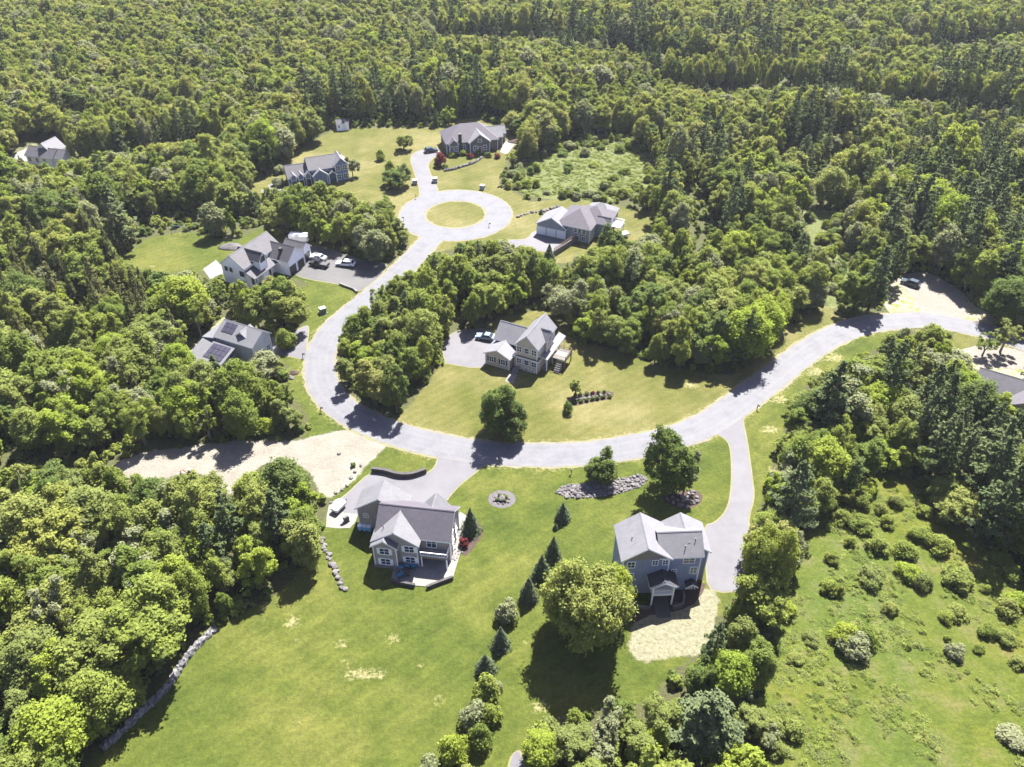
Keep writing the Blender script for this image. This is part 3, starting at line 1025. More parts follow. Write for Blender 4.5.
def curved_wall(pts, hgt, th, mat, name, label, cat, z0=-0.05):
    c = [Vector((x, y, 0)) for x, y in pts]
    c = resample(catmull(c), 26)
    mb = MB()
    L, Rr = [], []
    for i, p in enumerate(c):
        t = (c[min(i + 1, len(c) - 1)] - c[max(i - 1, 0)]).normalized()
        nn = Vector((-t.y, t.x, 0)) * th / 2
        L.append(p + nn)
        Rr.append(p - nn)
    loop = L + Rr[::-1]
    k = len(loop)
    bot = [(p.x, p.y, z0) for p in loop]
    top = [(p.x, p.y, hgt) for p in loop]
    for i in range(k):
        j = (i + 1) % k
        mb.face([bot[i], bot[j], top[j], top[i]], mat)
    for i in range(len(c) - 1):
        a, b_ = i, k - 1 - i
        mb.face([top[a], top[a + 1], top[b_ - 1], top[b_]], mat)
    o = mb.build(name)
    return tag(o, label, cat)


def loc2w(o, rz, x, y):
    c, s = math.cos(R(rz)), math.sin(R(rz))
    return (o[0] + x * c - y * s, o[1] + x * s + y * c)


B2 = ((24, 83), 3)
curved_wall([loc2w(*B2, x, y) for x, y in ((-5.6, -4.4), (-4.6, -5.6), (-2.6, -5.9))], 0.7, 0.35, M['stone_pale'], 'retaining_wall', 'curved pale block wall left of the blue-grey house porch', 'wall')
curved_wall([loc2w(*B2, x, y) for x, y in ((0.9, -6.0), (2.3, -5.6), (3.0, -4.4), (3.1, -3.2))], 0.7, 0.35, M['stone_pale'], 'retaining_wall', 'curved pale block wall right of the blue-grey house porch', 'wall')
sheet('path', [Vector((*loc2w(*B2, x, y), 0)) for x, y in ((-1.9, -7.6), (0.3, -7.6), (0.5, -3.0), (-2.1, -3.0))], 0.05, M['asphalt_new'], 1)
curved_wall([tuple(G(*p)[:2]) for p in ((372, 471.5), (385, 473), (398, 476.5), (412, 476.5), (426, 472))], 1.0, 0.6, M['dark_block'], 'retaining_wall', 'long low dark curved wall beside the taupe house driveway', 'wall')
curved_wall([tuple(G(*p)[:2]) for p in ((390.5, 581), (397, 583.5), (415, 587))], 0.75, 0.4, M['dark_block'], 'retaining_wall', 'dark low wall on the left front of the concrete patio', 'wall')
curved_wall([tuple(G(*p)[:2]) for p in ((427, 589), (437, 585), (453, 579))], 0.75, 0.4, M['dark_block'], 'retaining_wall', 'dark low wall on the right front of the concrete patio', 'wall')

# --- cream house on the middle lawn
h = House('house', 'cream house with pale roofs on the middle lawn, raised deck on its right', (3, 142), -26, sd_cream, rf_light)
h.excl(-9, 9, -8, 11)
h.gable(-1.3, 4.4, -3.2, 6.8, 6.5, 9.4, 'y', zb=-0.05)
h.W.box(-1.6, 4.1, -2.62, 6.2, -0.04, 3.5, sd_cream)
h.hip(-1.75, 4.45, -3.1, -1.6, 3.5, 4.15, walls=False, roof=rf_purple, name='porch_roof')
h.gable(1.2, 4.9, 0.6, 4.0, 6.6, 8.5, 'x', a=(0.35, 0.35))
h.gable(-7.6, -1.0, -0.6, 6.4, 4.4, 7.2, 'x')
h.gable(-8.1, -1.5, -4.7, 0.8, 3.1, 4.7, 'y', roof=rf_light)
h.shed_roof([(4.0, -1.2, 3.75), (5.7, -1.2, 3.15), (5.7, 9.0, 3.15), (4.0, 9.0, 3.75)], name='porch_roof')
for y in (-0.9, 2.2, 5.4, 8.7):
    h.part('post', lambda mb, y=y: mb.box(5.35, 5.55, y - 0.1, y + 0.1, 0, 3.05, M['white']))
h.W.box(4.0, 4.9, -0.8, 6.5, 0, 0.5, M['grey_wood'])
for x in (-0.2, 1.55, 3.3):
    h.win(x, -2.88, 5.4, 1.05, 1.3, bars=1 if x != 1.55 else 0)
    h.win(x, -2.88, 2.3, 1.05, 1.2, bars=1 if x != 1.55 else 0)
for x in (1.6, 3.1):
    h.win(x, -2.88, 0.55, 0.7, 0.5, bars=0)
for x in (-6.2, -3.4):
    h.win(x, -4.33, 1.8, 1.0, 1.3, shutters=M['black'])
for y in (-1.0, 2.3, 5.2):
    h.win(3.99 if y != 2.3 else 4.56, y, 5.6 if y != 2.3 else 6.3, 1.0, 1.1, 0)
h.part('deck', lambda mb: (mb.box(5.8, 8.9, 1.2, 5.2, 2.1, 2.35, M['concrete']), [mb.box(x - .1, x + .1, y - .1, y + .1, 0, 2.1, M['wood']) for x in (6, 8.7) for y in (1.4, 5.0)]))
h.railing([(5.9, 1.3), (8.8, 1.3), (8.8, 5.1), (5.9, 5.1)], 2.35, M['wood'])
h.part('stairs', lambda mb: [mb.box(7.0, 8.2, 1.2 - 0.32 * (i + 1), 1.2 - 0.32 * i, 0, 2.1 - 0.33 * i - 0.2, M['grey_wood']) for i in range(6)])
h.part('stairs', lambda mb: [mb.box(-1.2, 0.0, -3.2 - 0.4 * (i + 1), -3.2 - 0.4 * i, 0, 0.9 - 0.18 * i, M['concrete']) for i in range(5)])
h.done()

# --- white modern farmhouse with the dark garage drive
h = House('house', 'large white farmhouse with dark purple-grey roofs and three garage doors', (-64, 180), -25, sd_white, rf_char)
h.excl(-12, 9, -9, 14)
h.gable(-6.9, 0.9, -7.3, 7.2, 5.5, 8.5, 'y', roof=rf_brown, yr=-3.0)
h.gable(-4.6, 3.0, -3.9, -0.4, 6.2, 8.2, 'x', roof=rf_dark)
h.shed_roof([(0.4, -6.9, 4.6), (3.4, -6.9, 3.2), (3.4, 3.0, 3.2), (0.4, 3.0, 4.6)], roof=rf_char, name='porch_roof')
h.W.box(0.2, 1.6, -6.8, 2.6, -0.03, 3.6, sd_white)
h.gable(-1.2, 7.0, 1.9, 9.2, 4.2, 6.9, 'x', roof=rf_dark)
h.gable(-0.4, 6.1, 8.6, 13.0, 3.5, 5.4, 'x', roof=rf_brown)
for y in (-6.5, -3.4, -0.3, 2.6):
    h.part('post', lambda mb, y=y: mb.box(3.0, 3.2, y - 0.1, y + 0.1, 0, 3.1, M['white']))
for x, z, w_, h_ in ((-5.2, 4.2, 0.7, 1.0), (-3.7, 4.2, 0.7, 1.0), (-0.3, 3.8, 1.2, 1.2), (-2.1, 1.2, 0.7, 0.8), (-0.2, 1.3, 0.7, 0.8)):
    h.win(x, -6.98, z, w_, h_, bars=0, frame=M['black'])
h.win(2.62, -2.1, 6.3, 1.5, 1.3, 0, frame=M['black'])
for y in (-5.4, -1.6):
    h.win(1.64, y, 1.7, 1.4, 1.9, 0, frame=M['black'])
h.door(1.62, 0.8, 0.05, 1.1, 2.2, 0, M['black'])
for y in (3.7, 7.0):
    h.garage(6.66, y, 0.05, 2.6, 2.5, 0, M['black'])
h.garage(5.78, 10.8, 0.05, 2.5, 2.4, 0, M['black'])
h.part('chimney', lambda mb: mb.box(3.2, 4.0, 3.4, 4.2, 5.0, 6.7, M['dark_block']))
h.done()
curved_wall([tuple(G(*p)[:2]) for p in ((340, 284.5), (346, 287), (354, 290), (357, 293))], 0.55, 0.5, M['stone_pale'], 'retaining_wall', 'short pale stone edging at the corner of the dark driveway', 'wall')

# --- house with solar panels
h = House('house', 'low house with pale roof and dark solar panels, half hidden by woods', (-61, 143), -25, siding('siding_pale', (0.4, 0.4, 0.4)), shingles('roof_pale_grey', (0.082, 0.082, 0.088), 0.1))
h.excl(-9, 8, -9, 7)
h.W.box(-4.3, 5.6, -0.1, 5.4, -0.03, 5.2, sd_slate)
up = [(-4.7, -0.5, 5.6), (6.0, -0.5, 5.6), (5.9, 5.9, 5.4), (-4.6, 5.9, 5.4)]
h.gable(-4.7, 6.0, -0.6, 6.0, 5.2, 7.3, 'x', yr=3.6)
h.gable(0.2, 3.4, 1.0, 4.6, 5.9, 7.2, 'y', roof=rf_light, walls=True, zb=5.0)
h.shed_roof([(-7.4, -0.9, 4.5), (1.6, -0.9, 4.4), (1.6, -7.2, 2.6), (-7.4, -7.2, 2.7)], name='roof')
h.shed_roof([(-7.6, 4.6, 4.6), (-4.4, 4.6, 5.2), (-4.4, -1.0, 5.2), (-7.6, -1.0, 4.6)], name='roof')
h.W.box(-7.0, 1.2, -6.8, -0.6, -0.02, 2.4, sd_slate)
h.W.box(-7.2, -4.6, -0.8, 4.3, -0.015, 4.35, sd_slate)
s_lo = 1.8 / 6.3


def solar(hh, x0, x1, y0, y1, zf, nx_, ny_):
    for i in range(nx_):
        for j in range(ny_):
            mb = MB()
            xa, xb = x0 + (x1 - x0) * i / nx_ + 0.04, x0 + (x1 - x0) * (i + 1) / nx_ - 0.04
            ya, yb = y0 + (y1 - y0) * j / ny_ + 0.04, y0 + (y1 - y0) * (j + 1) / ny_ - 0.04
            c = [(xa, ya), (xb, ya), (xb, yb), (xa, yb)]
            t = [(x, y, zf(x, y) + 0.14) for x, y in c]
            bq = [(x, y, zf(x, y) + 0.06) for x, y in c]
            mb.solid(bq + t, [(3, 2, 1, 0), (4, 5, 6, 7), (0, 1, 5, 4), (1, 2, 6, 5), (2, 3, 7, 6), (3, 0, 4, 7)], M['solar'])
            mb.build('solar_panel', hh.root)


solar(h, -3.9, 0.9, -5.4, -1.5, lambda x, y: 4.42 + (y + 0.9) * s_lo + 0.03, 4, 3)
zf = lambda x, y: 5.2 + (y + 0.6) * (2.1 / 4.2) if y < 3.6 else 7.3 - (y - 3.6) * (2.1 / 2.4)
solar(h, -3.6, -0.4, 0.9, 3.2, zf, 3, 2)
solar(h, -3.9, -1.0, 3.8, 5.7, zf, 3, 1)
solar(h, 0.4, 3.4, 4.75, 5.8, zf, 3, 1)
for y in (0.6, 2.6, 4.4):
    h.win(5.64, y, 2.2, 1.0, 1.3, 0)
h.door(5.63, 1.6, 0.05, 1.0, 2.1, 0)
h.part('porch_step', lambda mb: (mb.box(5.7, 7.2, -0.2, 5.0, 0, 0.35, M['concrete']),))
h.done()

# --- blue house of the upper lots
h = House('house', 'steel-blue house with row of small front gables on the upper dry lawn', (-60, 239), 22, sd_navy, rf_brown)
h.excl(-12, 9, -6, 7)
h.gable(-4.2, 7.0, -2.6, 5.2, 4.7, 7.4, 'x', roof=rf_brown)
h.gable(3.6, 8.4, -3.4, 3.0, 5.2, 7.6, 'y', roof=rf_light)
h.gable(-10.8, -3.0, -2.4, 5.0, 3.0, 5.9, 'x', roof=rf_brown)
for i, x in enumerate((-9.9, -7.7, -5.5)):
    h.gable(x, x + 1.9, -3.1, 1.0, 3.5, 4.5, 'y', roof=rf_light, a=(0.2, 0.2), name='gable_roof')
    h.garage(x + 0.95, -2.8, 0.05, 1.4, 2.2, -90, M['black'])
h.gable(-3.4, 1.6, -4.0, 1.0, 3.1, 5.0, 'y', roof=rf_light)
h.gable(1.4, 4.4, -4.0, -1.5, 2.9, 3.9, 'y', walls=False, name='porch_roof')
for x in (1.7, 4.1):
    h.part('post', lambda mb, x=x: mb.box(x - 0.12, x + 0.12, -3.85, -3.6, 0, 2.8, M['white']))
for x, z in ((4.9, 4.3), (7.0, 4.3), (4.9, 1.5), (7.0, 1.5)):
    h.win(x, -3.1, z, 1.2, 1.5)
for x in (-2.4, -0.9, 0.6, 2.1):
    h.win(x, -2.2, 4.1, 0.7, 0.6, bars=0)
h.win(8.0, 0.0, 4.2, 1.1, 1.3, 0)
h.win(8.0, 0.0, 1.5, 1.1, 1.3, 0)
h.done()

# --- stone-fronted house at the head of the ring
h = House('house', 'broad grey house with purple-grey hipped roof and red shrubs along its front', (-14, 267), 14, st_wall, rf_purple)
h.excl(-13, 16, -8, 7)
h.hip(-9.8, 8.6, -5.6, 6.4, 3.8, 8.0, roof=rf_purple)
h.gable(-2.2, 5.4, -7.4, 2.0, 3.8, 6.7, 'y', roof=rf_light)
h.gable(-8.9, -5.2, -6.3, -2.0, 3.5, 5.2, 'y', roof=rf_purple)
h.gable(4.2, 10.6, -3.6, 3.4, 3.7, 6.4, 'x', roof=rf_light)
h.gable(8.2, 12.6, 0.6, 5.6, 3.2, 5.2, 'x', roof=rf_light)
h.part('chimney', lambda mb: (mb.box(-5.3, -4.3, -5.9, -4.9, 0, 6.6, M['dark_block']), mb.box(-5.4, -4.2, -6.0, -4.8, 6.6, 6.75, M['stone'])))
for x, y in ((-8.0, -5.93), (-6.2, -5.93), (0.0, -7.05), (3.3, -7.05)):
    h.win(x, y, 1.9, 1.1, 1.5)
h.win(1.6, -7.05, 4.4, 1.1, 0.9, bars=0)
for x in (-3.6,):
    h.win(x, -5.2, 1.8, 1.2, 1.6)
h.door(1.6, -7.04, 0.05, 1.1, 2.2, -90, M['wood'])
for y in (-2.0, 1.0):
    h.win(10.26, y, 1.9, 1.0, 1.3, 0)
h.done()

# --- three-garage house right of the ring
h = House('house', 'grey-blue house with three white garage doors right of the ring road', (18, 202), -25, sd_slate, rf_purple)
h.excl(-11, 9, -7, 14)
h.gable(-10.6, -1.3, -4.4, 3.6, 3.3, 5.9, 'y', roof=rf_light)
h.hip(-5.2, 5.5, -4.0, 8.6, 4.3, 7.5, roof=rf_purple)
h.hip(-1.6, 8.5, 0.7, 9.9, 4.34, 7.1, roof=rf_purple)
h.hip(-0.4, 8.2, 5.4, 12.6, 4.25, 6.6, roof=rf_light)
h.gable(5.0, 9.0, 1.2, 4.4, 4.2, 5.7, 'x', roof=rf_purple)
for x in (-9.0, -6.0, -3.0):
    h.garage(x, -4.06, 0.05, 2.5, 2.3, -90, M['white'])
for x in (1.0, 2.2, 3.5):
    h.win(x, -3.6, 3.3, 0.9, 1.2, bars=0)
for x in (1.6, 3.4):
    h.win(x, -3.6, 1.2, 1.0, 1.2)
for y, z in ((-2.4, 3.3), (-0.4, 3.3), (-2.4, 1.2), (-0.4, 1.2)):
    h.win(5.1, y, z, 0.9, 1.2, 0)
for y in (1.8, 3.2):
    h.win(8.7, y, 3.3, 0.8, 1.3, 0)
h.part('deck', lambda mb: (mb.box(7.6, 11.2, 4.6, 8.2, 2.1, 2.35, M['white']), [mb.box(x - .1, x + .1, y - .1, y + .1, 0, 2.1, M['white']) for x in (7.9, 11.0) for y in (4.8, 8.0)]))
h.railing([(7.7, 4.7), (11.1, 4.7), (11.1, 8.1), (7.7, 8.1)], 2.35, M['white'])
h.done()
r0, r1 = G(554, 256), G(577, 241)
a = (r1 - r0).normalized()
nn = Vector((-a.y, a.x, 0))
mb = MB()
L = (r1 - r0).length
Mx = Matrix.Translation(r0) @ Matrix.Rotation(math.atan2(a.y, a.x), 4, 'Z')
mb.box(0, L, -0.25, 0.25, 0, 1.5, M['stone_pale'], Mx)
wl = tag(mb.build('retaining_wall'), 'straight pale grey wall with fence beside the three-garage driveway', 'wall')
mb = MB()
for k in range(13):
    mb.box(L * k / 12 - 0.05, L * k / 12 + 0.05, -0.05, 0.05, 1.5, 2.5, M['wood'], Mx)
for z in (1.75, 2.05, 2.35):
    mb.box(0, L, -0.03, 0.03, z, z + 0.1, M['wood'], Mx)
tag(mb.build('fence'), 'low wooden rail fence standing on the pale grey driveway wall', 'fence')

# --- far houses
h = House('house', 'lone house deep in the left woods with white gable and dark roof', (-152, 253), -18, sd_white, rf_char)
h.excl(-9, 9, -9, 9)
h.gable(-6.0, 5.0, -4.0, 2.4, 3.2, 5.4, 'x', roof=rf_char)
h.gable(-3.2, 3.2, -1.5, 5.0, 3.8, 6.9, 'y', roof=rf_light)
h.gable(3.0, 8.2, -3.2, 3.0, 3.2, 5.2, 'x', roof=rf_char)
for x in (-4.5, -1.5, 1.5):
    h.win(x, -3.58, 1.9, 1.0, 1.3)
h.win(0, -1.15, 4.9, 1.0, 1.2)
h.done()
h = House('house', 'dark purple-roofed house cut by the right edge of the picture', (104, 126.5), -32, sd_taupe, rf_purple)
h.excl(-9, 12, -9, 8)
h.gable(-9.3, 9.5, -3.6, 4.2, 4.0, 6.4, 'x', roof=rf_char)
h.gable(-3.0, 4.6, -6.5, 1.0, 3.8, 6.1, 'y', roof=rf_purple)
h.gable(0.5, 5.0, 1.0, 6.0, 3.8, 5.6, 'y', roof=rf_light)
for x in (-7.0, -4.8):
    h.win(x, -3.18, 2.0, 1.0, 1.3)
h.win(0.8, -6.18, 2.0, 1.4, 1.4)
h.done()
p = G(343, 129)
h = House('shed', 'small white garden shed at the top edge of the upper lawn', (p.x, p.y), 12, sd_white, rf_char, cat='shed')
h.gable(-2.3, 2.3, -1.7, 1.7, 2.5, 3.6, 'x', a=(0.2, 0.2), g=(0.15, 0.15))
h.door(0.6, -1.53, 0.02, 1.3, 1.95, -90, M['white'])
h.win(-1.3, -1.53, 1.5, 0.6, 0.7)
h.done()


# ------------------------------------------------------------------ trees: leaf clouds on tapered limbs
def cloud_arrays(pos, nrm, size, aspect, rng):
    n_ = len(pos)
    nrm = nrm / np.maximum(np.linalg.norm(nrm, axis=1, keepdims=True), 1e-6)
    q = rng.normal(size=(n_, 3))
    a = np.cross(nrm, q)
    a /= np.maximum(np.linalg.norm(a, axis=1, keepdims=True), 1e-6)
    b_ = np.cross(nrm, a)
    s = size[:, None]
    fold = nrm * s * 0.25
    V = np.stack([pos + a * s, pos + b_ * s * aspect - fold, pos - a * s, pos - b_ * s * aspect - fold], 1).reshape(-1, 3)
    return V


def cloud_mesh(name, V, mat, rng, trunk=None):
    n_ = len(V) // 4
    tv, tf, tm = ([], [], []) if trunk is None else (trunk.v, trunk.f, trunk.m)
    me = bpy.data.meshes.new(name)
    if trunk is None:
        me.vertices.add(n_ * 4)
        me.vertices.foreach_set("co", V.astype(np.float32).ravel())
        me.loops.add(n_ * 4)
        me.loops.foreach_set("vertex_index", np.arange(n_ * 4))
        me.polygons.add(n_)
        me.polygons.foreach_set("loop_start", np.arange(0, n_ * 4, 4))
        me.polygons.foreach_set("loop_total", np.full(n_, 4))
        me.materials.append(mat)
        tint = rng.uniform(0, 1, n_)
    else:
        fs = [tuple(range(i * 4, i * 4 + 4)) for i in range(n_)] + [tuple(n_ * 4 + k for k in f) for f in tf]
        me.from_pydata([tuple(p) for p in V] + tv, [], fs)
        me.materials.append(mat)
        me.materials.append(trunk.mats[0])
        me.polygons.foreach_set("material_index", [0] * n_ + [1] * len(tf))
        tint = np.concatenate([rng.uniform(0, 1, n_), np.full(len(tf), 0.5)])
    me.update()
    at = me.attributes.new("tint", 'FLOAT', 'FACE')
    at.data.foreach_set("value", tint.astype(np.float32))
    return me


def unit(rng, k):
    v = rng.normal(size=(k, 3))
    return v / np.linalg.norm(v, axis=1, keepdims=True)


def broadleaf(seed, h=12.0, r=3.7, nclump=64, leaves=11000, size=0.17, low=0.16, egg=1.0, bark='bark', mat='leaf', sparse=0.0, merged=False, leaders=None):
    """one to four leaders, each an uneven egg of leaf sprays, on a forked trunk"""
    rng = np.random.RandomState(seed)
    tr = MB()
    r0 = 0.022 * h
    nl = leaders or [1, 2, 2, 3, 3, 4][rng.randint(6)]
    LD = []
    a0 = rng.uniform(0, 6.28)
    for k in range(nl):
        if nl == 1:
            LD.append((rng.uniform(-.3, .3), rng.uniform(-.3, .3), h, r * 0.88, h * low))
        else:
            a = a0 + 6.283 * k / nl + rng.uniform(-.5, .5)
            f = r * rng.uniform(0.34, 0.5)
            LD.append((f * math.cos(a), f * math.sin(a), h * (1.0 if k == 0 else rng.uniform(0.68, 0.97)), r * rng.uniform(0.5, 0.68), h * low * rng.uniform(0.8, 1.5)))
    C = []
    tr.tube([(0, 0, -0.2), (0, 0, h * 0.26)], [r0, r0 * 0.78], M[bark], 7)
    for lx_, ly_, lt, lr, lb in LD:
        tr.tube([(0, 0, h * 0.25), (lx_ * .6, ly_ * .6, h * 0.42), (lx_, ly_, lb + (lt - lb) * 0.85)], [r0 * 0.6, r0 * 0.4, r0 * 0.08], M[bark], 6)
        want = int(nclump * (lr / r) ** 1.5 / sum((q[3] / r) ** 1.5 for q in LD))
        got = tries = 0
        az = (lt - lb) / 2
        zc = lb + az
        mine = []
        while got < want and tries < want * 40:
            tries += 1
            d_ = unit(rng, 1)[0]
            if d_[2] < -0.8:
                continue
            f = rng.uniform(0.55, 0.95)
            tp = max(0.0, d_[2])
            taper = 1.0 - 0.28 * egg * tp
            c = np.array([lx_ + d_[0] * lr * f * taper, ly_ + d_[1] * lr * f * taper, zc + d_[2] * az * min(f + 0.08, 0.95)])
            rc = lr * rng.uniform(0.2, 0.42)
            if all(np.linalg.norm(c - q[0]) > 0.5 * (rc + q[1]) for q in mine):
                mine.append((c, rc, np.array([lx_, ly_, zc - az * 0.35])))
                got += 1
        for c, rc, _ in mine[::4]:
            s0 = np.array([lx_ * .7, ly_ * .7, max(h * 0.22, c[2] - lr * 0.9)])
            tr.tube([tuple(s0), tuple(s0 * .4 + c * .6 - np.array([0, 0, .15])), tuple(c)], [r0 * 0.3, r0 * 0.2, r0 * 0.06], M[bark], 5)
        C += mine
    tot = sum(q[1] ** 2 for q in C)
    P, N, S = [], [], []
    for c, rc, ctr in C:
        k = int(leaves * rc ** 2 / tot * rng.uniform(0.7, 1.3) * (1 - sparse * rng.uniform(0, 1)))
        if k < 3:
            continue
        d_ = unit(rng, k)
        out = (c - ctr) / max(np.linalg.norm(c - ctr), 1e-3)
        d_ = d_ + out * 0.5 + np.array([0, 0, 0.25])
        d_ /= np.linalg.norm(d_, axis=1, keepdims=True)
        rad = rc * (1 - np.abs(rng.normal(0, 0.26, k)))
        stray = rng.uniform(0, 1, k) < 0.18
        rad = np.where(stray, rc * rng.uniform(1.0, 1.45, k), rad)[:, None]
        P.append(c + d_ * rad)
        N.append(d_ * 0.75 + np.array([0, 0, 0.55]) + rng.normal(0, 0.45, (k, 3)))
        S.append(size * rng.uniform(0.6, 1.4, k))
    P, N, S = np.concatenate(P), np.concatenate(N), np.concatenate(S)
    V = cloud_arrays(P, N, S, 0.72, rng)
    if merged:
        return cloud_mesh('tree', V, M[mat], rng, tr)
    return tr.mesh('trunk', True), cloud_mesh('crown', V, M[mat], rng)


def pine(seed, h=15.0, r=3.3, whorls=15, size=0.21, mat='needle', bark='bark', low=0.16, per=34, sparse=0.15, merged=False):
    rng = np.random.RandomState(seed)
    tr = MB()
    r0 = 0.017 * h
    tr.tube([(0, 0, -0.2), (rng.uniform(-.2, .2), rng.uniform(-.2, .2), h * 0.5), (0, 0, h * 0.98)], [r0, r0 * 0.6, 0.03], M[bark], 7)
    P, N, S = [], [], []
    for i in range(whorls):
        t = i / (whorls - 1)
        z = h * (low + (0.97 - low) * t) + rng.uniform(-0.2, 0.2)
        kb = rng.randint(4, 7) if t < 0.9 else 4
        a0 = rng.uniform(0, 6.28)
        Lz = r * ((1 - t) ** 0.75 * 0.95 + 0.08) * (0.75 + 0.25 * min(1, t * 5))
        for k in range(kb):
            if rng.uniform() < sparse:
                continue
            a = a0 + 6.283 * k / kb + rng.uniform(-0.35, 0.35)
            L = Lz * rng.uniform(0.6, 1.2)
            dir_ = np.array([math.cos(a), math.sin(a), rng.uniform(0.0, 0.3)])
            e = np.array([0, 0, z]) + dir_ * L
            if k % 2 == 0:
                tr.tube([(0, 0, z), tuple(e)], [0.06, 0.015], M[bark], 4)
            m_ = int(per * (0.4 + L / r))
            u = rng.uniform(0.12, 1.0, m_) ** 0.6
            side = np.array([-math.sin(a), math.cos(a), 0])
            wdt = (0.05 + 0.2 * u) * L * 0.8
            p = np.array([0, 0, z]) + dir_ * (u * L)[:, None] + side * (rng.uniform(-1, 1, m_) * wdt)[:, None] + np.array([0, 0, 1]) * rng.normal(0.05, 0.16, m_)[:, None]
            P.append(p)
            N.append(np.array([0, 0, 0.9]) + dir_ * 0.5 + rng.normal(0, 0.5, (m_, 3)))
            S.append(size * rng.uniform(0.7, 1.4, m_))
    P, N, S = np.concatenate(P), np.concatenate(N), np.concatenate(S)
    V = cloud_arrays(P, N, S, 0.55, rng)
    if merged:
        return cloud_mesh('tree', V, M[mat], rng, tr)
    return tr.mesh('trunk', True), cloud_mesh('crown', V, M[mat], rng)


def spruce(seed, h=6.0, r=1.7, leaves=2600, size=0.17, mat='needle_blue', merged=False):
    rng = np.random.RandomState(seed)
    tr = MB()
    tr.tube([(0, 0, -0.1), (0, 0, h * 0.95)], [0.022 * h, 0.02], M['bark'], 6)
    t = 1 - np.sqrt(rng.uniform(0, 1, leaves))
    tier = (np.floor(t * 17) + rng.uniform(0, 0.75, leaves)) / 17
    t = np.clip(tier, 0, 0.995)
    a = rng.uniform(0, 6.283, leaves)
    irr = rng.normal(1, 0.13, 18)[np.floor(t * 17).astype(int)]
    lob = irr + 0.16 * np.sin(a * 5 + np.floor(t * 17) * 1.7) + 0.08 * np.sin(a * 9 + np.floor(t * 17) * 2.9)
    f = 1 - np.abs(rng.normal(0, 0.2, leaves)) + (rng.uniform(0, 1, leaves) > .93) * .18
    rr = r * (1 - t) ** 0.9 * lob * f + 0.03
    z = h * (0.03 + 0.97 * t) - 0.10 * rr
    P = np.stack([rr * np.cos(a), rr * np.sin(a), z], 1)
    N = np.stack([np.cos(a), np.sin(a), np.full(leaves, 0.75)], 1) + rng.normal(0, 0.4, (leaves, 3))
    V = cloud_arrays(P, N, size * rng.uniform(0.7, 1.4, leaves), 0.6, rng)
    if merged:
        return cloud_mesh('tree', V, M[mat], rng, tr)
    return tr.mesh('trunk', True), cloud_mesh('crown', V, M[mat], rng)


def bush(seed, h=2.2, r=1.7, nclump=16, leaves=2600, size=0.115, mat='leaf', merged=False):
    rng = np.random.RandomState(seed)
    tr = MB()
    for k in range(5):
        a = rng.uniform(0, 6.28)
        tr.tube([(0, 0, -0.05), (math.cos(a) * r * 0.25, math.sin(a) * r * 0.25, h * 0.35), (math.cos(a) * r * 0.55, math.sin(a) * r * 0.55, h * 0.7)], [0.05, 0.035, 0.012], M['bark'], 5)
    P, N, S = [], [], []
    for k in range(nclump):
        d_ = unit(rng, 1)[0]
        d_[2] = abs(d_[2])
        f = rng.uniform(0.35, 0.75)
        c = np.array([d_[0] * r * f, d_[1] * r * f, 0.22 * h + d_[2] * h * 0.62 * rng.uniform(0.6, 1.1)])
        rc = r * rng.uniform(0.28, 0.46)
        m_ = leaves // nclump
        u = unit(rng, m_) + np.array([0, 0, 0.35])
        u /= np.linalg.norm(u, axis=1, keepdims=True)
        p = c + u * rc * (1 - np.abs(rng.normal(0, 0.25, m_)))[:, None]
        p[:, 2] = np.maximum(p[:, 2], 0.04)
        P.append(p)
        N.append(u * 0.85 + np.array([0, 0, 0.5]) + rng.normal(0, 0.5, (m_, 3)))
        S.append(size * rng.uniform(0.6, 1.4, m_))
    P, N, S = np.concatenate(P), np.concatenate(N), np.concatenate(S)
    V = cloud_arrays(P, N, S, 0.7, rng)
    if merged:
        return cloud_mesh('tree', V, M[mat], rng, tr)
    return tr.mesh('stem', True), cloud_mesh('foliage', V, M[mat], rng)


LIB = {}
LIB['broad'] = [broadleaf(100 + i, egg=e, low=lw, leaves=11500, nclump=nc, leaders=ld) for i, (e, lw, nc, ld) in enumerate([(1, .14, 80, 2), (.6, .2, 74, 3), (1.5, .1, 70, 1), (.9, .22, 84, 4), (.6, .15, 90, 2), (1.6, .18, 76, 1), (1, .12, 84, 3), (1.2, .16, 78, 2)])]
LIB['thin'] = [broadleaf(140 + i, h=13, r=2.9, nclump=36, leaves=6000, low=0.28, bark='pale_bark', sparse=[.4, .6, .9][i], mat='leaf') for i in range(3)]
LIB['bright'] = [broadleaf(160 + i, mat='leaf_bright', egg=1.2, leaves=11000, nclump=76) for i in range(2)]
LIB['silver'] = [broadleaf(170 + i, mat='leaf_silver', egg=.8, leaves=9500, nclump=56) for i in range(2)]
LIB['dark'] = [broadleaf(175 + i, mat='leaf_dark', egg=1.0, leaves=11000, nclump=76) for i in range(2)]
LIB['pale'] = [broadleaf(178 + i, mat='leaf_pale', egg=1.0, leaves=11000, nclump=76) for i in range(2)]
LIB['lone'] = [broadleaf(180 + i, h=13, r=4.6, nclump=130, leaves=19000, size=0.18, low=0.08, mat='leaf_dark', leaders=3) for i in range(2)]
LIB['lush'] = [broadleaf(190 + i, h=13, r=6.0, nclump=170, leaves=27000, size=0.19, low=0.2, mat=m_, leaders=4) for i, m_ in enumerate(('leaf', 'leaf_bright'))]
LIB['pine'] = [pine(200 + i, sparse=s, per=p) for i, (s, p) in enumerate([(.08, 66), (.15, 60), (.22, 58), (.1, 70)])]
LIB['olive'] = [pine(230 + i, h=13, r=2.5, whorls=19, mat='needle_olive', size=0.19, per=34, sparse=0.05, low=0.08) for i in range(3)]
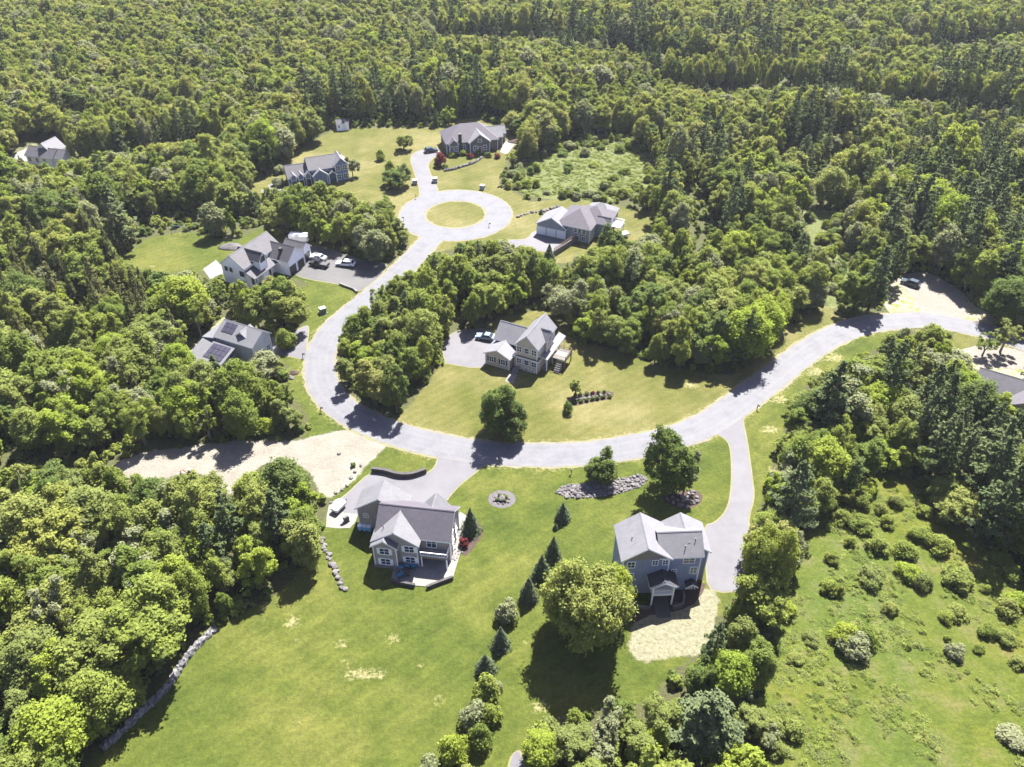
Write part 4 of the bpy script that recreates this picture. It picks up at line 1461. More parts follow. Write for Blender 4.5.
LIB['bigpine'] = [pine(250 + i, h=15, r=4.6, whorls=19, per=64, size=0.2, mat='needle', low=0.1, sparse=0.1) for i in range(2)]
LIB['silverpine'] = [pine(260 + i, h=15, r=4.6, whorls=18, per=110, size=0.2, mat='needle_silver', low=0.08, sparse=0.06) for i in range(2)]
LIB['spruce'] = [spruce(300 + i) for i in range(3)]
LIB['bush'] = [bush(320 + i) for i in range(5)]
LIB['bush_bright'] = [bush(330 + i, mat='leaf_bright') for i in range(2)]
LIB['bush_silver'] = [bush(340 + i, mat='leaf_silver') for i in range(2)]
LIB['bush_dark'] = [bush(350 + i, mat='leaf_dark') for i in range(2)]
LIB['bush_red'] = [bush(360 + i, mat='leaf_red') for i in range(2)]
NATIVE = {'broad': (12, 3.7), 'thin': (13, 2.9), 'bright': (12, 3.7), 'silver': (12, 3.7), 'dark': (12, 3.7), 'pale': (12, 3.7), 'lone': (13, 4.6), 'lush': (13, 6.0), 'pine': (15, 3.3), 'olive': (13, 2.5), 'bigpine': (15, 4.6), 'silverpine': (15, 4.6), 'spruce': (6, 1.7),
          'bush': (2.2, 1.7), 'bush_bright': (2.2, 1.7), 'bush_silver': (2.2, 1.7), 'bush_dark': (2.2, 1.7), 'bush_red': (2.2, 1.7)}
PARTS = {k: (('stem', 'foliage') if k.startswith('bush') else ('trunk', 'crown')) for k in LIB}
NAME = {'broad': 'broadleaf_tree', 'thin': 'slender_tree', 'bright': 'broadleaf_tree', 'silver': 'broadleaf_tree', 'dark': 'broadleaf_tree', 'pale': 'broadleaf_tree', 'lone': 'broadleaf_tree', 'lush': 'broadleaf_tree', 'pine': 'pine_tree', 'olive': 'conifer_tree', 'bigpine': 'pine_tree', 'silverpine': 'pine_tree', 'spruce': 'spruce_tree',
        'bush': 'shrub', 'bush_bright': 'shrub', 'bush_silver': 'shrub', 'bush_dark': 'shrub', 'bush_red': 'shrub'}
CATS = {'broadleaf_tree': 'tree', 'slender_tree': 'slender tree', 'pine_tree': 'pine', 'conifer_tree': 'conifer', 'spruce_tree': 'spruce', 'shrub': 'shrub'}


def plant(kind, x, y, hgt, rad, label, group=None, rot=None, var=None, z=0.0):
    v = LIB[kind][rnd.randrange(len(LIB[kind])) if var is None else var % len(LIB[kind])]
    nh, nr = NATIVE[kind]
    o = empty(NAME[kind], (x, y, z), rnd.uniform(0, 6.28) if rot is None else rot)
    o.scale = (rad / nr, rad / nr, hgt / nh)
    tag(o, label, CATS[NAME[kind]], group)
    for nm, me in zip(PARTS[kind], v):
        link(nm, me, o)
    return o


def plantpx(kind, px, py, hgt, rad, label, group=None, **k):
    p = G(px, py)
    EXCL_PTS.append((p.x, p.y, rad * 0.75))
    return plant(kind, p.x, p.y, hgt, rad, label, group, **k)


EXCL_PTS = []
# --- single trees the photograph singles out
plantpx('lush', 585, 641, 15.5, 6.0, 'big full round tree left of the blue-grey house', var=0)
plantpx('lush', 563, 627, 12.5, 4.0, 'bright yellow-green tree on the left flank of the big round tree', var=1)
plantpx('lush', 606, 624, 12.5, 3.6, 'lime green tree at the right flank of the big round tree', var=1)
plantpx('lone', 664, 490, 15.8, 4.4, 'tall dark tree standing in the rock bed above the blue-grey house', var=0)
plantpx('silver', 684, 490, 9.5, 2.4, 'smaller grey-green tree leaning on the tall dark tree by the rock bed')
plantpx('lone', 499, 434, 12.6, 4.3, 'dense dark round tree alone on the middle lawn by the road', var=1)
plantpx('lone', 512, 437, 8.0, 3.2, 'lower dark tree at the right side of the dense round lawn tree', var=0)
plantpx('lone', 601, 479, 7.2, 2.8, 'small rounded tree standing in the long rock bed', var=0)  # a rounded pine, built here with a broadleaf crown
plantpx('lush', 757, 597, 15.5, 3.7, 'tall narrow bright green tree at the end of the long driveway', var=0)
plantpx('silverpine', 784, 532, 17.0, 4.6, 'tall grey-green pine with visible pale trunk beside the long driveway', var=1)
plantpx('silverpine', 700, 754, 14.0, 6.2, 'broad silvery pine at the bottom edge of the photo', var=0)
plantpx('pine', 710, 668, 11.0, 2.5, 'thin half-bare pine beside the straw patch', var=2)
plantpx('bush', 739, 622, 4.6, 2.6, 'rounded green bush just below the end of the long driveway')
plantpx('broad', 752, 680, 9.0, 3.0, 'upright bright tree at the left edge of the meadow', var=0)
plantpx('bright', 724, 693, 8.5, 3.2, 'rounded lime tree between the thin pine and the upright tree')
plantpx('lone', 702, 690, 7.0, 2.4, 'dark small tree in the shade right of the straw patch lawn', var=0)
plantpx('silver', 736, 700, 6.0, 2.2, 'pale grey-green tree above the broad silvery pine')
for px, py, k, hh, rr, lb in ((660, 728, 'broad', 6.5, 2.8, 'medium green tree on the lawn edge left of the silvery pine'), (634, 752, 'broad', 5.5, 2.8, 'green tree low in the thicket left of the silvery pine'),
                              (603, 758, 'silver', 5.0, 2.6, 'grey-green small tree in the middle of the bottom thicket'), (572, 757, 'broad', 5.8, 3.0, 'olive green tree in the left half of the bottom thicket'),
                              (541, 760, 'bright', 5.2, 2.6, 'yellow-green tree at the left end of the bottom thicket'), (588, 790, 'broad', 5.0, 3.0, 'green tree cut by the bottom edge below the thicket'),
                              (628, 792, 'silver', 4.4, 2.4, 'pale tree cut by the bottom edge left of the silvery pine'), (655, 748, 'bright', 4.0, 1.8, 'small lime tree touching the silvery pine on its left'), (545, 800, 'broad', 4.6, 2.6, 'leafy tree cut by the bottom edge by the grey path'),
                              (776, 792, 'silver', 3.4, 1.7, 'pale tree cut by the bottom edge right of the silvery pine'), (768, 742, 'silver', 3.2, 1.5, 'slight grey tree between silvery pine and meadow')):
    plantpx(k, px, py, hh, rr, lb)
# --- line of spruces and shrubs between the two front lawns
for i, (px, py, hh, rr) in enumerate(((562.5, 519, 4.2, 1.35), (553, 557, 5.2, 1.4), (541.5, 577, 5.5, 1.55), (528.5, 599, 5.4, 1.5), (501, 646, 4.8, 1.4), (486, 671, 4.2, 1.5))):
    plantpx('spruce', px, py, hh, rr, ['dark spruce nearest the long rock bed', 'dark spruce above the round tree, second below the rock bed', 'dark spruce left of the bright tree, third below the rock bed',
                                       'dark spruce below the bend in the spruce line, fourth below the rock bed', 'blue-grey spruce on open lawn below the pale round shrub', 'greyish spruce at the top of the hedge row'][i], 'spruces in a line between the lawns', var=i)
plantpx('spruce', 555.5, 529, 1.4, 0.5, 'tiny dark spruce between the two upper spruces of the line', 'spruces in a line between the lawns')
plantpx('spruce', 471, 531, 5.8, 1.6, 'dark pointed spruce in the bed beside the taupe house')
for px, py, k, hh, rr, lb in ((507, 617, 'bush_silver', 3.8, 2.1, 'pale silvery round shrub in the spruce line'), (487, 697, 'bush', 4.2, 2.6, 'green round shrub at the upper part of the hedge row'),
                              (472, 722, 'bush_silver', 4.0, 2.4, 'grey-green shrub on the left of the hedge row'), (489, 722, 'bush', 3.6, 2.0, 'green shrub on the right of the hedge row'),
                              (481, 745, 'bush', 4.0, 2.2, 'leafy shrub in the lower hedge row beside the grey path'), (455, 757, 'bush_bright', 4.4, 2.4, 'vivid yellow-green round shrub at the bottom of the hedge row'),
                              (428, 776, 'bush_silver', 3.4, 2.2, 'pale shrub at the bottom edge left of the yellow-green shrub'), (468, 784, 'bush', 3.4, 2.2, 'green shrub cut by the bottom edge below the yellow-green shrub'), (498, 690, 'bush_silver', 1.8, 1.1, 'small tan shrub right of the hedge row top')):
    plantpx(k, px, py, hh, rr, lb, 'shrubs of the hedge row between the lawns')
# --- beside the houses
plantpx('bush_red', 464, 545, 1.8, 1.1, 'dark red shrub right of the taupe house')
plantpx('bush_bright', 472, 534, 0.9, 0.6, 'small yellow-green shrub at the foot of the pointed spruce')
plantpx('bush_red', 441, 166, 4.6, 2.4, 'dark red round tree left of the stone-fronted house')
for px, py, k, lb in ((497, 158, 'bush_red', 'red shrub at the right corner of the stone-fronted house'), (470, 158, 'bush_red', 'red shrub under the middle windows of the stone-fronted house'), (463, 155, 'bush_bright', 'lime shrub in the front bed of the stone-fronted house'),
                      (452, 157, 'bush_bright', 'pale green shrub left in the front bed of the stone-fronted house'), (478, 153, 'bush', 'green shrub by the front door of the stone-fronted house'), (488, 157, 'bush_dark', 'dark shrub right of the door of the stone-fronted house')):
    plantpx(k, px, py, 1.7, 1.4, lb, 'shrubs along the stone-fronted house')
plantpx('bush_dark', 437, 167, 1.5, 1.5, 'dark low shrub under the red round tree')
plantpx('bush_dark', 445, 168, 1.4, 1.4, 'dark low shrub beside the stone edging under the red tree')
plantpx('lone', 398, 186, 7.2, 4.4, 'round dark tree alone on the dry upper lawn', var=0)
plantpx('bush', 391, 176, 4.5, 2.6, 'small dark shrub behind the round dark tree of the upper lawn')
plantpx('broad', 404, 150, 5.6, 3.2, 'olive round tree near the far edge of the upper lawn', var=1)
plantpx('bush', 381, 160, 3.2, 2.2, 'light green shrub alone in the middle of the upper lawn')
plantpx('bush_silver', 281, 173, 2.6, 2.5, 'pale flowering shrub left of the steel-blue house, farther one')
plantpx('bush_silver', 279, 186, 2.6, 2.6, 'pale flowering shrub left of the steel-blue house, nearer one')
plantpx('silver', 353, 177, 7.0, 2.4, 'slim grey-green tree at the right end of the steel-blue house', var=0)
plantpx('broad', 386, 213, 5.0, 3.0, 'loose bare-looking tree beside the ring road entrance', var=1)
plantpx('lone', 611, 262, 10.5, 4.0, 'round dark tree at the right end of the three-garage house', var=0)
plantpx('spruce', 549, 262, 5.5, 1.7, 'small pointed spruce in front of the pale grey driveway wall')
plantpx('spruce', 541, 214, 1.6, 0.7, 'tiny dark spruce on the lawn left of the three-garage house')
plantpx('broad', 575, 396, 4.2, 1.3, 'small young tree at the head of the shrub bed on the middle lawn', var=3)
plantpx('bush_dark', 568, 412, 2.6, 1.4, 'dark round shrub at the left end of the shrub bed')
plantpx('bush_dark', 353, 466.5, 0.9, 0.6, 'small dark shrub on the grass above the curved dark wall')
plantpx('pine', 868, 310, 17.5, 4.6, 'tall dark pine at the road bend left of the gravel lot', var=0)
plantpx('broad', 852, 312, 10.5, 4.2, 'broad tree leaning on the tall pine at the road bend', var=4)
plantpx('thin', 1000, 352, 8.5, 3.0, 'thin light tree on the verge near the right edge of the photo')
plantpx('thin', 982, 356, 6.0, 2.4, 'smaller thin tree left of the thin tree on the right verge')
plantpx('thin', 146, 445, 10.5, 2.4, 'slender leaning tree with pale trunk at the upper edge of the sandy clearing', var=0)
plantpx('thin', 211, 440, 8.5, 2.2, 'slender tree with bare pale trunk above the sandy clearing', var=1)
plantpx('bush_bright', 265, 432, 3.2, 2.1, 'bright lime shrub at the wood edge above the sandy clearing')
plantpx('bush', 287, 347, 4.4, 3.2, 'round shrub by the solar-panel house drive')
# --- meadow shrubs
MS = [(860, 503, 2.4, 2.4), (866, 492, 2.6, 2.2), (842, 520, 2.2, 2.2), (859, 527, 2.1, 2.5), (886, 524, 1.8, 1.6), (876, 548, 2.2, 2.4), (904, 554, 2.2, 2.6), (920, 538, 2.0, 2.3), (938, 549, 2.4, 2.8), (872, 580, 2.1, 2.6),
      (908, 575, 2.0, 2.4), (921, 585, 2.2, 1.9), (957, 582, 2.2, 3.0), (924, 514, 1.6, 1.7), (940, 520, 1.6, 1.5), (1011, 577, 2.0, 2.2), (829, 591, 1.8, 1.9), (838, 594, 2.0, 1.0), (853, 650, 3.0, 2.8), (843, 640, 2.6, 2.4),
      (864, 642, 2.8, 2.0), (889, 611, 1.5, 1.5), (955, 614, 1.6, 2.0), (946, 619, 1.3, 1.5), (987, 634, 1.7, 1.6), (954, 654, 2.0, 1.7), (978, 650, 1.0, 1.0), (1006, 612, 2.2, 2.3), (1016, 603, 1.9, 2.2), (1004, 640, 1.5, 1.9),
      (1017, 664, 1.3, 1.4), (792, 733, 2.0, 2.0), (776, 751, 1.8, 1.6), (772, 729, 1.9, 1.9), (1013, 738, 1.2, 2.6), (947, 640, 0.9, 0.8), (908, 648, 0.7, 0.6), (784, 612, 2.2, 1.9), (812, 640, 1.2, 1.6), (795, 660, 1.0, 1.5), (832, 560, 1.7, 1.5), (850, 545, 1.5, 1.3), (895, 505, 1.9, 1.5), (880, 512, 1.7, 1.4), (1000, 560, 2.0, 2.0), (985, 590, 1.0, 1.2)]
where = []
for px, py, hh, rr in MS:
    where.append((py, px))
MSW = {}
for i, (px, py, hh, rr) in enumerate(MS):
    k = 'bush_silver' if i in (25, 18, 34) else 'bush_bright' if i % 9 == 1 else 'bush' if i % 3 else 'bush'
    near = min((q for q in MS if q is not MS[i]), key=lambda q: (q[0] - px) ** 2 + (q[1] - py) ** 2)
    side = 'left of' if px < near[0] - 6 else 'right of' if px > near[0] + 6 else 'above' if py < near[1] else 'below'
    zone = 'by the dark pines' if py < 560 and px > 900 else 'below the central wood' if py < 530 else 'in upper meadow' if py < 600 else 'by the left meadow edge' if px < 800 else 'at right meadow edge' if px > 980 else 'in mid meadow'
    size = 'low' if hh < 1.4 else 'tall' if hh > 2.3 else 'medium'
    tone = {'bush_silver': 'whitish'}.get(k, 'green')
    same = sorted([q for q in MS if abs(q[1] - py) < 14], key=lambda q: q[0])
    lb = f'{size} {tone} shrub {zone}, {side} a {"wider" if near[3] > rr else "narrower"} shrub'
    if lb in MSW:
        MSW[lb] += 1
        lb = lb.replace(' shrub ', ' ' + ['rounded', 'spreading', 'ragged', 'dense', 'loose', 'domed'][MSW[lb] % 6] + ' shrub ', 1)
        lb += ''
    else:
        MSW[lb] = 0
    plantpx(k, px, py, hh * 1.05, rr, lb, 'shrubs scattered over the meadow')

# ------------------------------------------------------------------ woodland
SP0 = 4.1
cx, cy = [], []
yy = 34.0
while yy < 640:
    sp = SP0 if yy < 330 else 4.1
    half = 0.79 * yy + 50
    xx = -half
    while xx < half:
        cx.append(xx + nrg.uniform(-0.45, 0.45) * sp)
        cy.append(yy + nrg.uniform(-0.45, 0.45) * sp)
        xx += sp
    yy += sp * 0.95
cx, cy = np.array(cx), np.array(cy)
N0 = len(cx)
zb = relief(cx, cy)
u01 = nrg.uniform(0, 1, N0)
cond = 0.5 + 0.5 * np.sin(cx / 23 + 1.7 * np.sin(cy / 31)) * np.sin(cy / 19 + cx / 47)
ch = 10.2 + 3.2 * (cond - 0.5) + nrg.normal(0, 1.7, N0) * np.where(cy > 240, 0.4, 1.0)
ch = np.clip(ch, 6.0, 16)
big_ = nrg.uniform(0, 1, N0)
ch *= np.where(big_ > 0.93, 1.25, np.where(big_ < 0.2, 0.78, 1.0))
cr = ch * nrg.uniform(0.22, 0.45, N0)


def pj(x, y, z):
    dep = y * CP - (z - CAM_H) * SP
    return 512 + FPX * x / dep, 383.5 - FPX * (y * SP + (z - CAM_H) * CP) / dep


bx, by = pj(cx, cy, zb)
mxp, myp = pj(cx, cy, zb + ch * 0.6)
CON = [(55, 285, 95, 62, .5, 'olive'), (400, 100, 95, 16, .3, 'pine'), (975, 195, 90, 70, .36, 'pine'), (900, 250, 70, 40, .4, 'pine'), (640, 36, 140, 12, .3, 'pine'), (990, 445, 60, 55, .6, 'pine'), (910, 400, 60, 45, .3, 'pine'),
       (830, 125, 40, 50, .4, 'pine'), (600, 170, 20, 30, .3, 'pine'), (250, 560, 60, 60, .28, 'pine'), (20, 420, 40, 60, .2, 'olive'), (180, 300, 80, 50, .3, 'olive'), (690, 190, 60, 50, .22, 'pine'), (1000, 90, 60, 30, .3, 'pine'), (450, 60, 60, 40, .12, 'pine')]
prob = np.where((cy > 220) & (cx < 60), 0.012, 0.03)
ctype = np.zeros(N0, int)
for px, py, rx, ry, pb, ty in CON:
    e = ((mxp - px) / rx) ** 2 + ((myp - py) / ry) ** 2
    q = np.where(e < 1, pb, 0)
    up = q > prob
    prob = np.maximum(prob, q)
    ctype[up] = 1 if ty == 'olive' else 0
isc = u01 < prob
kinds = np.array(['broad'] * N0, dtype=object)
v = nrg.uniform(0, 1, N0)
kinds[v < 0.09] = 'silver'
kinds[(v > 0.2) & (v < 0.27)] = 'dark'
kinds[v > 0.90] = 'bright'
kinds[(v > 0.10) & (v < 0.18)] = 'thin'
far_pale = (kinds == 'broad') & (nrg.uniform(0, 1, N0) < np.where((cy > 230) & (cx < 120), 0.5, np.where(cy > 230, 0.3, 0.06)))
kinds[far_pale] = 'pale'
kinds[isc & (ctype == 0)] = 'pine'
kinds[isc & (ctype == 1)] = 'olive'
pm = kinds == 'pine'
ch[pm] = np.clip(ch[pm] * 1.45, 12, 20)
cr[pm] = ch[pm] * nrg.uniform(0.2, 0.29, pm.sum())
om = kinds == 'olive'
ch[om] *= 1.0
cr[om] = ch[om] * nrg.uniform(0.17, 0.22, om.sum())
tm_ = kinds == 'thin'
cr[tm_] = ch[tm_] * nrg.uniform(0.2, 0.26, tm_.sum())
# young growth right of the long driveway stays low
yg = (bx > 755) & (bx < 965) & (by > 370) & (by < 560) & (kinds != 'pine')
ch[yg] *= 0.72
cr[yg] *= 0.85
keep = np.ones(N0, bool)
ones = [p for _, p in OPEN.values()] + [ROAD_SEEN, [(399, 214), (410, 199), (430, 191), (455, 189), (490, 194), (513, 210), (512, 225), (492, 238), (440, 246), (412, 250)]]
nv = {'bush', 'meadow'}
clear = np.zeros(N0, bool)
for shrink in (1.0, 0.78, 0.6, 0.42):
    ok = ~clear
    th, tr_ = ch * shrink, cr * (shrink ** 0.8)
    for poly in ones:
        for fh, fr in ((0.0, 0), (0.3, -0.7), (0.3, 0.7), (0.62, -0.75), (0.62, 0.75), (0.62, 0), (0.93, 0), (0.85, .4), (0.85, -.4)):
            qx, qy = pj(cx + fr * tr_, cy, zb + fh * th)
            ok &= ~inpoly(qx, qy, poly)
    ch[ok], cr[ok] = th[ok], tr_[ok]
    clear |= ok
keep &= clear
# hidden stretches of road, house footprints, single trees
RCx = np.array([p.x for p in RC])
RCy = np.array([p.y for p in RC])
for i in range(0, len(RC), 2):
    keep &= np.hypot(cx - RCx[i], cy - RCy[i]) > HW + 1.2
keep &= np.hypot(cx - RING_C.x, cy - RING_C.y) > RING_R + 1
for ex, ey, hx, hy, ang in EXCL_WORLD:
    dx, dy = cx - ex, cy - ey
    lx, ly = dx * math.cos(ang) + dy * math.sin(ang), -dx * math.sin(ang) + dy * math.cos(ang)
    keep &= ~((np.abs(lx) < hx + 1.3) & (np.abs(ly) < hy + 1.3))
for ex, ey, er in EXCL_PTS:
    keep &= np.hypot(cx - ex, cy - ey) > er + 1.2
for nm, (mt, poly) in DRIVES.items():
    keep &= ~inpoly(bx, by, poly)
# gaps: narrow clearings, streams and old lanes that show the dark flanks of the trees behind them
# lines where young growth gives way to a tall dark stand behind it
STEPS = [[(430, 36), (500, 38), (560, 44), (610, 54), (660, 66), (720, 82), (775, 76), (800, 70)], [(650, 84), (700, 92), (792, 92), (840, 99), (880, 106), (940, 110), (1060, 128)], [(0, 166), (60, 168), (140, 158), (230, 146)],
         [(330, 122), (400, 124), (470, 118), (530, 124)], [(900, 48), (960, 52), (1040, 36)], [(760, 165), (800, 150), (850, 140)]]
for line in STEPS:
    pts = resample(catmull([G(*p) for p in line]), 50)
    lx_, ly_ = np.array([p.x for p in pts]), np.array([p.y for p in pts])
    dy = np.interp(cx, lx_, ly_) - cy
    on = (cx > lx_[0]) & (cx < lx_[-1])
    wd = 26 if ly_.mean() < 280 else 48
    fr_ = on & (dy > 0) & (dy < wd)
    f = np.where(fr_, 0.38 + 0.62 * np.clip(dy / wd, 0, 1) ** 0.8, 1)
    ch *= f
    cr *= f ** 0.5
    bk = on & (dy <= 0) & (dy > -14)
    pk = bk & (nrg.uniform(0, 1, N0) < (0.4 if line is STEPS[0] else 0.15))
    kinds[pk] = 'pine'
    ch[bk] = np.clip(ch[bk] * 1.3, 12, 20)
    cr[pk] = ch[pk] * 0.23
    keep &= ~(on & (dy > 0) & (dy < 4))
GAPS = [([(110, 236), (170, 224), (260, 225)], 3.5), ([(800, 205), (830, 175), (850, 158)], 4.0), ([(0, 475), (60, 480), (110, 470)], 4.0), ([(690, 200), (700, 235), (690, 262)], 4.0)]
for line, wd in GAPS:
    pts = resample(catmull([G(*p) for p in line]), 40)
    for p in pts:
        keep &= np.hypot(cx - p.x, cy - p.y) > wd + 1.5
# tall pines stand clear of their neighbours
pi = np.where((kinds == 'pine') & keep)[0]
for a in pi:
    if not keep[a]:
        continue
    dd = np.hypot(cx - cx[a], cy - cy[a])
    near_ = (dd < 2.9) & (dd > 0)
    keep[near_] = False
# only what the frame can show, plus a margin for the shade and for a step aside
inframe = (mxp > -190) & (mxp < 1214) & (myp > -60) & (myp < 900)
keep &= inframe
cx, cy, zb, ch, cr, kinds, mxp, myp, bx, by = (a[keep] for a in (cx, cy, zb, ch, cr, kinds, mxp, myp, bx, by))
# small ground-hugging scrub in the overgrown clearing and along the wood edges
sx, sy = [], []
for poly, k in ((OPEN['scrub'][1], 80), (OPEN['bog'][1], 12), (OPEN['road_bend_glade'][1], 16)):
    xs_ = [p[0] for p in poly]
    ys_ = [p[1] for p in poly]
    got = 0
    while got < k:
        px, py = rnd.uniform(min(xs_), max(xs_)), rnd.uniform(min(ys_), max(ys_))
        if not inpoly([px], [py], poly)[0]:
            continue
        if k == 80 and inpoly([px], [py], [(540, 160), (600, 150), (645, 156), (648, 184), (575, 192), (535, 182)])[0] and rnd.random() < 0.9:
            continue
        p = G(px, py)
        sx.append((p.x, p.y, px, py))
        got += 1

dist = np.sqrt(cx ** 2 + cy ** 2 + CAM_H ** 2)
seen = (mxp > 0) & (mxp < 1024) & (myp > 0) & (myp < 775)
appar = np.where(seen, cr / dist, 0)
cls = np.array([NAME[k] for k in kinds])
used_n = {}
for o in bpy.data.objects:
    if o.type == 'EMPTY' and o.get("category"):
        nm = o.name.split('.')[0]
        used_n[nm] = used_n.get(nm, 0) + 1
indiv = np.zeros(len(cx), bool)
for c in ('broadleaf_tree', 'slender_tree', 'pine_tree', 'conifer_tree'):
    w_ = np.where((cls == c) & seen)[0]
    w_ = w_[np.argsort(-appar[w_])][:max(0, 298 - used_n.get(c, 0))]
    indiv[w_] = True

# where a tree stands, in words
ANCH = [((60, 700), 'lower left wood'), ((130, 560), 'wood below the sandy clearing'), ((270, 520), 'clump right of the sandy clearing'), ((30, 540), 'far left wood by the frame edge'),
        ((215, 400), 'wood above the sandy clearing'), ((60, 400), 'left wood above the clearing'), ((170, 310), 'belt between white and solar houses'), ((270, 300), 'belt below the white house'), ((60, 270), 'dark conifer wood at left'),
        ((390, 350), 'grove inside the road bend'), ((480, 280), 'wood above the cream house'), ((640, 320), 'wood above the middle lawn'), ((760, 300), 'wood left of the bending road'),
        ((300, 220), 'belt above the white house'), ((860, 420), 'wood right of the long driveway'), ((940, 480), 'dark wood above the meadow'), ((990, 420), 'wood by the right frame edge'),
        ((900, 220), 'wood above the gravel lot'), ((1000, 290), 'wood right of the gravel lot'), ((720, 220), 'wood right of the three-garage house')]
ORD = ['first', 'second', 'third', 'fourth', 'fifth', 'sixth', 'seventh', 'eighth', 'ninth', 'tenth', 'eleventh', 'twelfth', 'thirteenth', 'fourteenth', 'fifteenth', 'sixteenth', 'seventeenth', 'eighteenth', 'nineteenth', 'twentieth']
TONE = {'broad': 'green leafy tree', 'silver': 'grey-green leafy tree', 'dark': 'dark green leafy tree', 'pale': 'pale green leafy tree', 'bright': 'lime green tree', 'thin': 'slender open tree', 'pine': 'pine', 'olive': 'brownish conifer'}
ii = np.where(indiv)[0]
patch = {}
for i in ii:
    a = min(range(len(ANCH)), key=lambda k: (ANCH[k][0][0] - mxp[i]) ** 2 + ((ANCH[k][0][1] - myp[i]) * 1.3) ** 2)
    patch.setdefault((a, kinds[i]), []).append(i)
for (a, kd), lst in patch.items():
    lst.sort(key=lambda i: -myp[i])
    rows = max(1, round(math.sqrt(len(lst) / 2.2)))
    per = math.ceil(len(lst) / rows)
    for r_ in range(rows):
        row = sorted(lst[r_ * per:(r_ + 1) * per], key=lambda i: mxp[i])
        for c_, i in enumerate(row):
            sz = 'tall' if ch[i] > 12.5 else 'low' if ch[i] < 9 else 'middling'
            rowt = '' if rows == 1 else (', nearest row' if r_ == 0 else ', farthest row' if r_ == rows - 1 else f', {ORD[r_]} row back')
            if len(row) == 1:
                pos = 'only one' + (' of it' if not rowt else '')
            elif c_ < len(row) / 2:
                pos = 'leftmost' if c_ == 0 else f'{ORD[min(c_, 19)]} from left'
            else:
                k_ = len(row) - 1 - c_
                pos = 'rightmost' if k_ == 0 else f'{ORD[min(k_, 19)]} from right'
            lb = f'{sz} {TONE[kd]} in {ANCH[a][1]}{rowt}, {pos}'
            w2 = lb.split()
            if len(w2) > 16:
                lb = lb.replace(sz + ' ', '', 1)
            plant(kd, cx[i], cy[i], ch[i], cr[i], lb, 'trees of the ' + ANCH[a][1], z=zb[i] - 0.05)

# scrub bushes of the overgrown clearing: individuals
SCR = sorted(range(len(sx)), key=lambda i: (round(sx[i][3] / 6), sx[i][2]))
zones = {}
for i in SCR:
    x, y, px, py = sx[i]
    if px > 790:
        zn = 'the bog opening' if py < 245 else 'the glade by the road bend'
    elif px < 545:
        zn = 'the scrub right of the stone-fronted house' if py < 185 else 'the scrub above the ring lawn'
    else:
        zn = 'the scrub at the far clearing edge' if py < 165 else 'the scrub behind the three-garage house'
    zones.setdefault(zn, []).append(i)
for zn, lst in zones.items():
    rows = max(1, round(math.sqrt(len(lst) / 3)))
    per = math.ceil(len(lst) / rows)
    lst.sort(key=lambda i: -sx[i][3])
    for r_ in range(rows):
        row = sorted(lst[r_ * per:(r_ + 1) * per], key=lambda i: sx[i][2])
        for c_, i in enumerate(row):
            k_ = len(row) - 1 - c_
            pos = ('leftmost' if c_ == 0 else f'{ORD[min(c_, 19)]} from left') if c_ <= k_ else ('rightmost' if k_ == 0 else f'{ORD[min(k_, 19)]} from right')
            x, y, px, py = sx[i]
            plant(rnd.choice(['bush', 'bush', 'bush', 'bush_silver', 'bush_dark']), x, y, rnd.uniform(1.2, 3.0), rnd.uniform(1.3, 2.6), f'bush in {zn}, {ORD[min(r_, 19)]} row back, {pos}', 'bushes of ' + zn)

# the remaining trees: one object per kind, spread with geometry nodes
SRC = bpy.data.collections.new("forest_sources")


def source(name, me):
    o = bpy.data.objects.new(name, me)
    SRC.objects.link(o)


farlib = []
for i in range(5):
    farlib.append(('broad', broadleaf(500 + i, nclump=60, leaves=6000, size=0.25, egg=[1, .5, 1.4, .8, 1.6][i], low=.15, leaders=[2, 3, 1, 2, 1][i], merged=True)))
farlib.append(('silver', broadleaf(510, nclump=46, leaves=5500, size=0.26, mat='leaf_silver', merged=True)))
farlib.append(('dark', broadleaf(513, nclump=46, leaves=5500, size=0.26, mat='leaf_dark', merged=True)))
for i in range(3):
    farlib.append(('pale', broadleaf(514 + i, nclump=58, leaves=6000, size=0.25, mat='leaf_pale', egg=[.6, 1, 1.3][i], leaders=[2, 3, 1][i], merged=True)))
farlib.append(('bright', broadleaf(511, nclump=46, leaves=5500, size=0.26, mat='leaf_bright', merged=True)))
farlib.append(('thin', broadleaf(512, h=13, r=2.9, nclump=30, leaves=3500, size=0.24, low=.25, bark='pale_bark', sparse=.4, merged=True)))
farlib.append(('pine', pine(520, size=0.3, per=44, merged=True)))
farlib.append(('pine', pine(521, size=0.3, per=44, sparse=.25, merged=True)))
farlib.append(('olive', pine(522, h=13, r=2.5, whorls=17, mat='needle_olive', size=0.26, per=44, sparse=.05, low=.08, merged=True)))


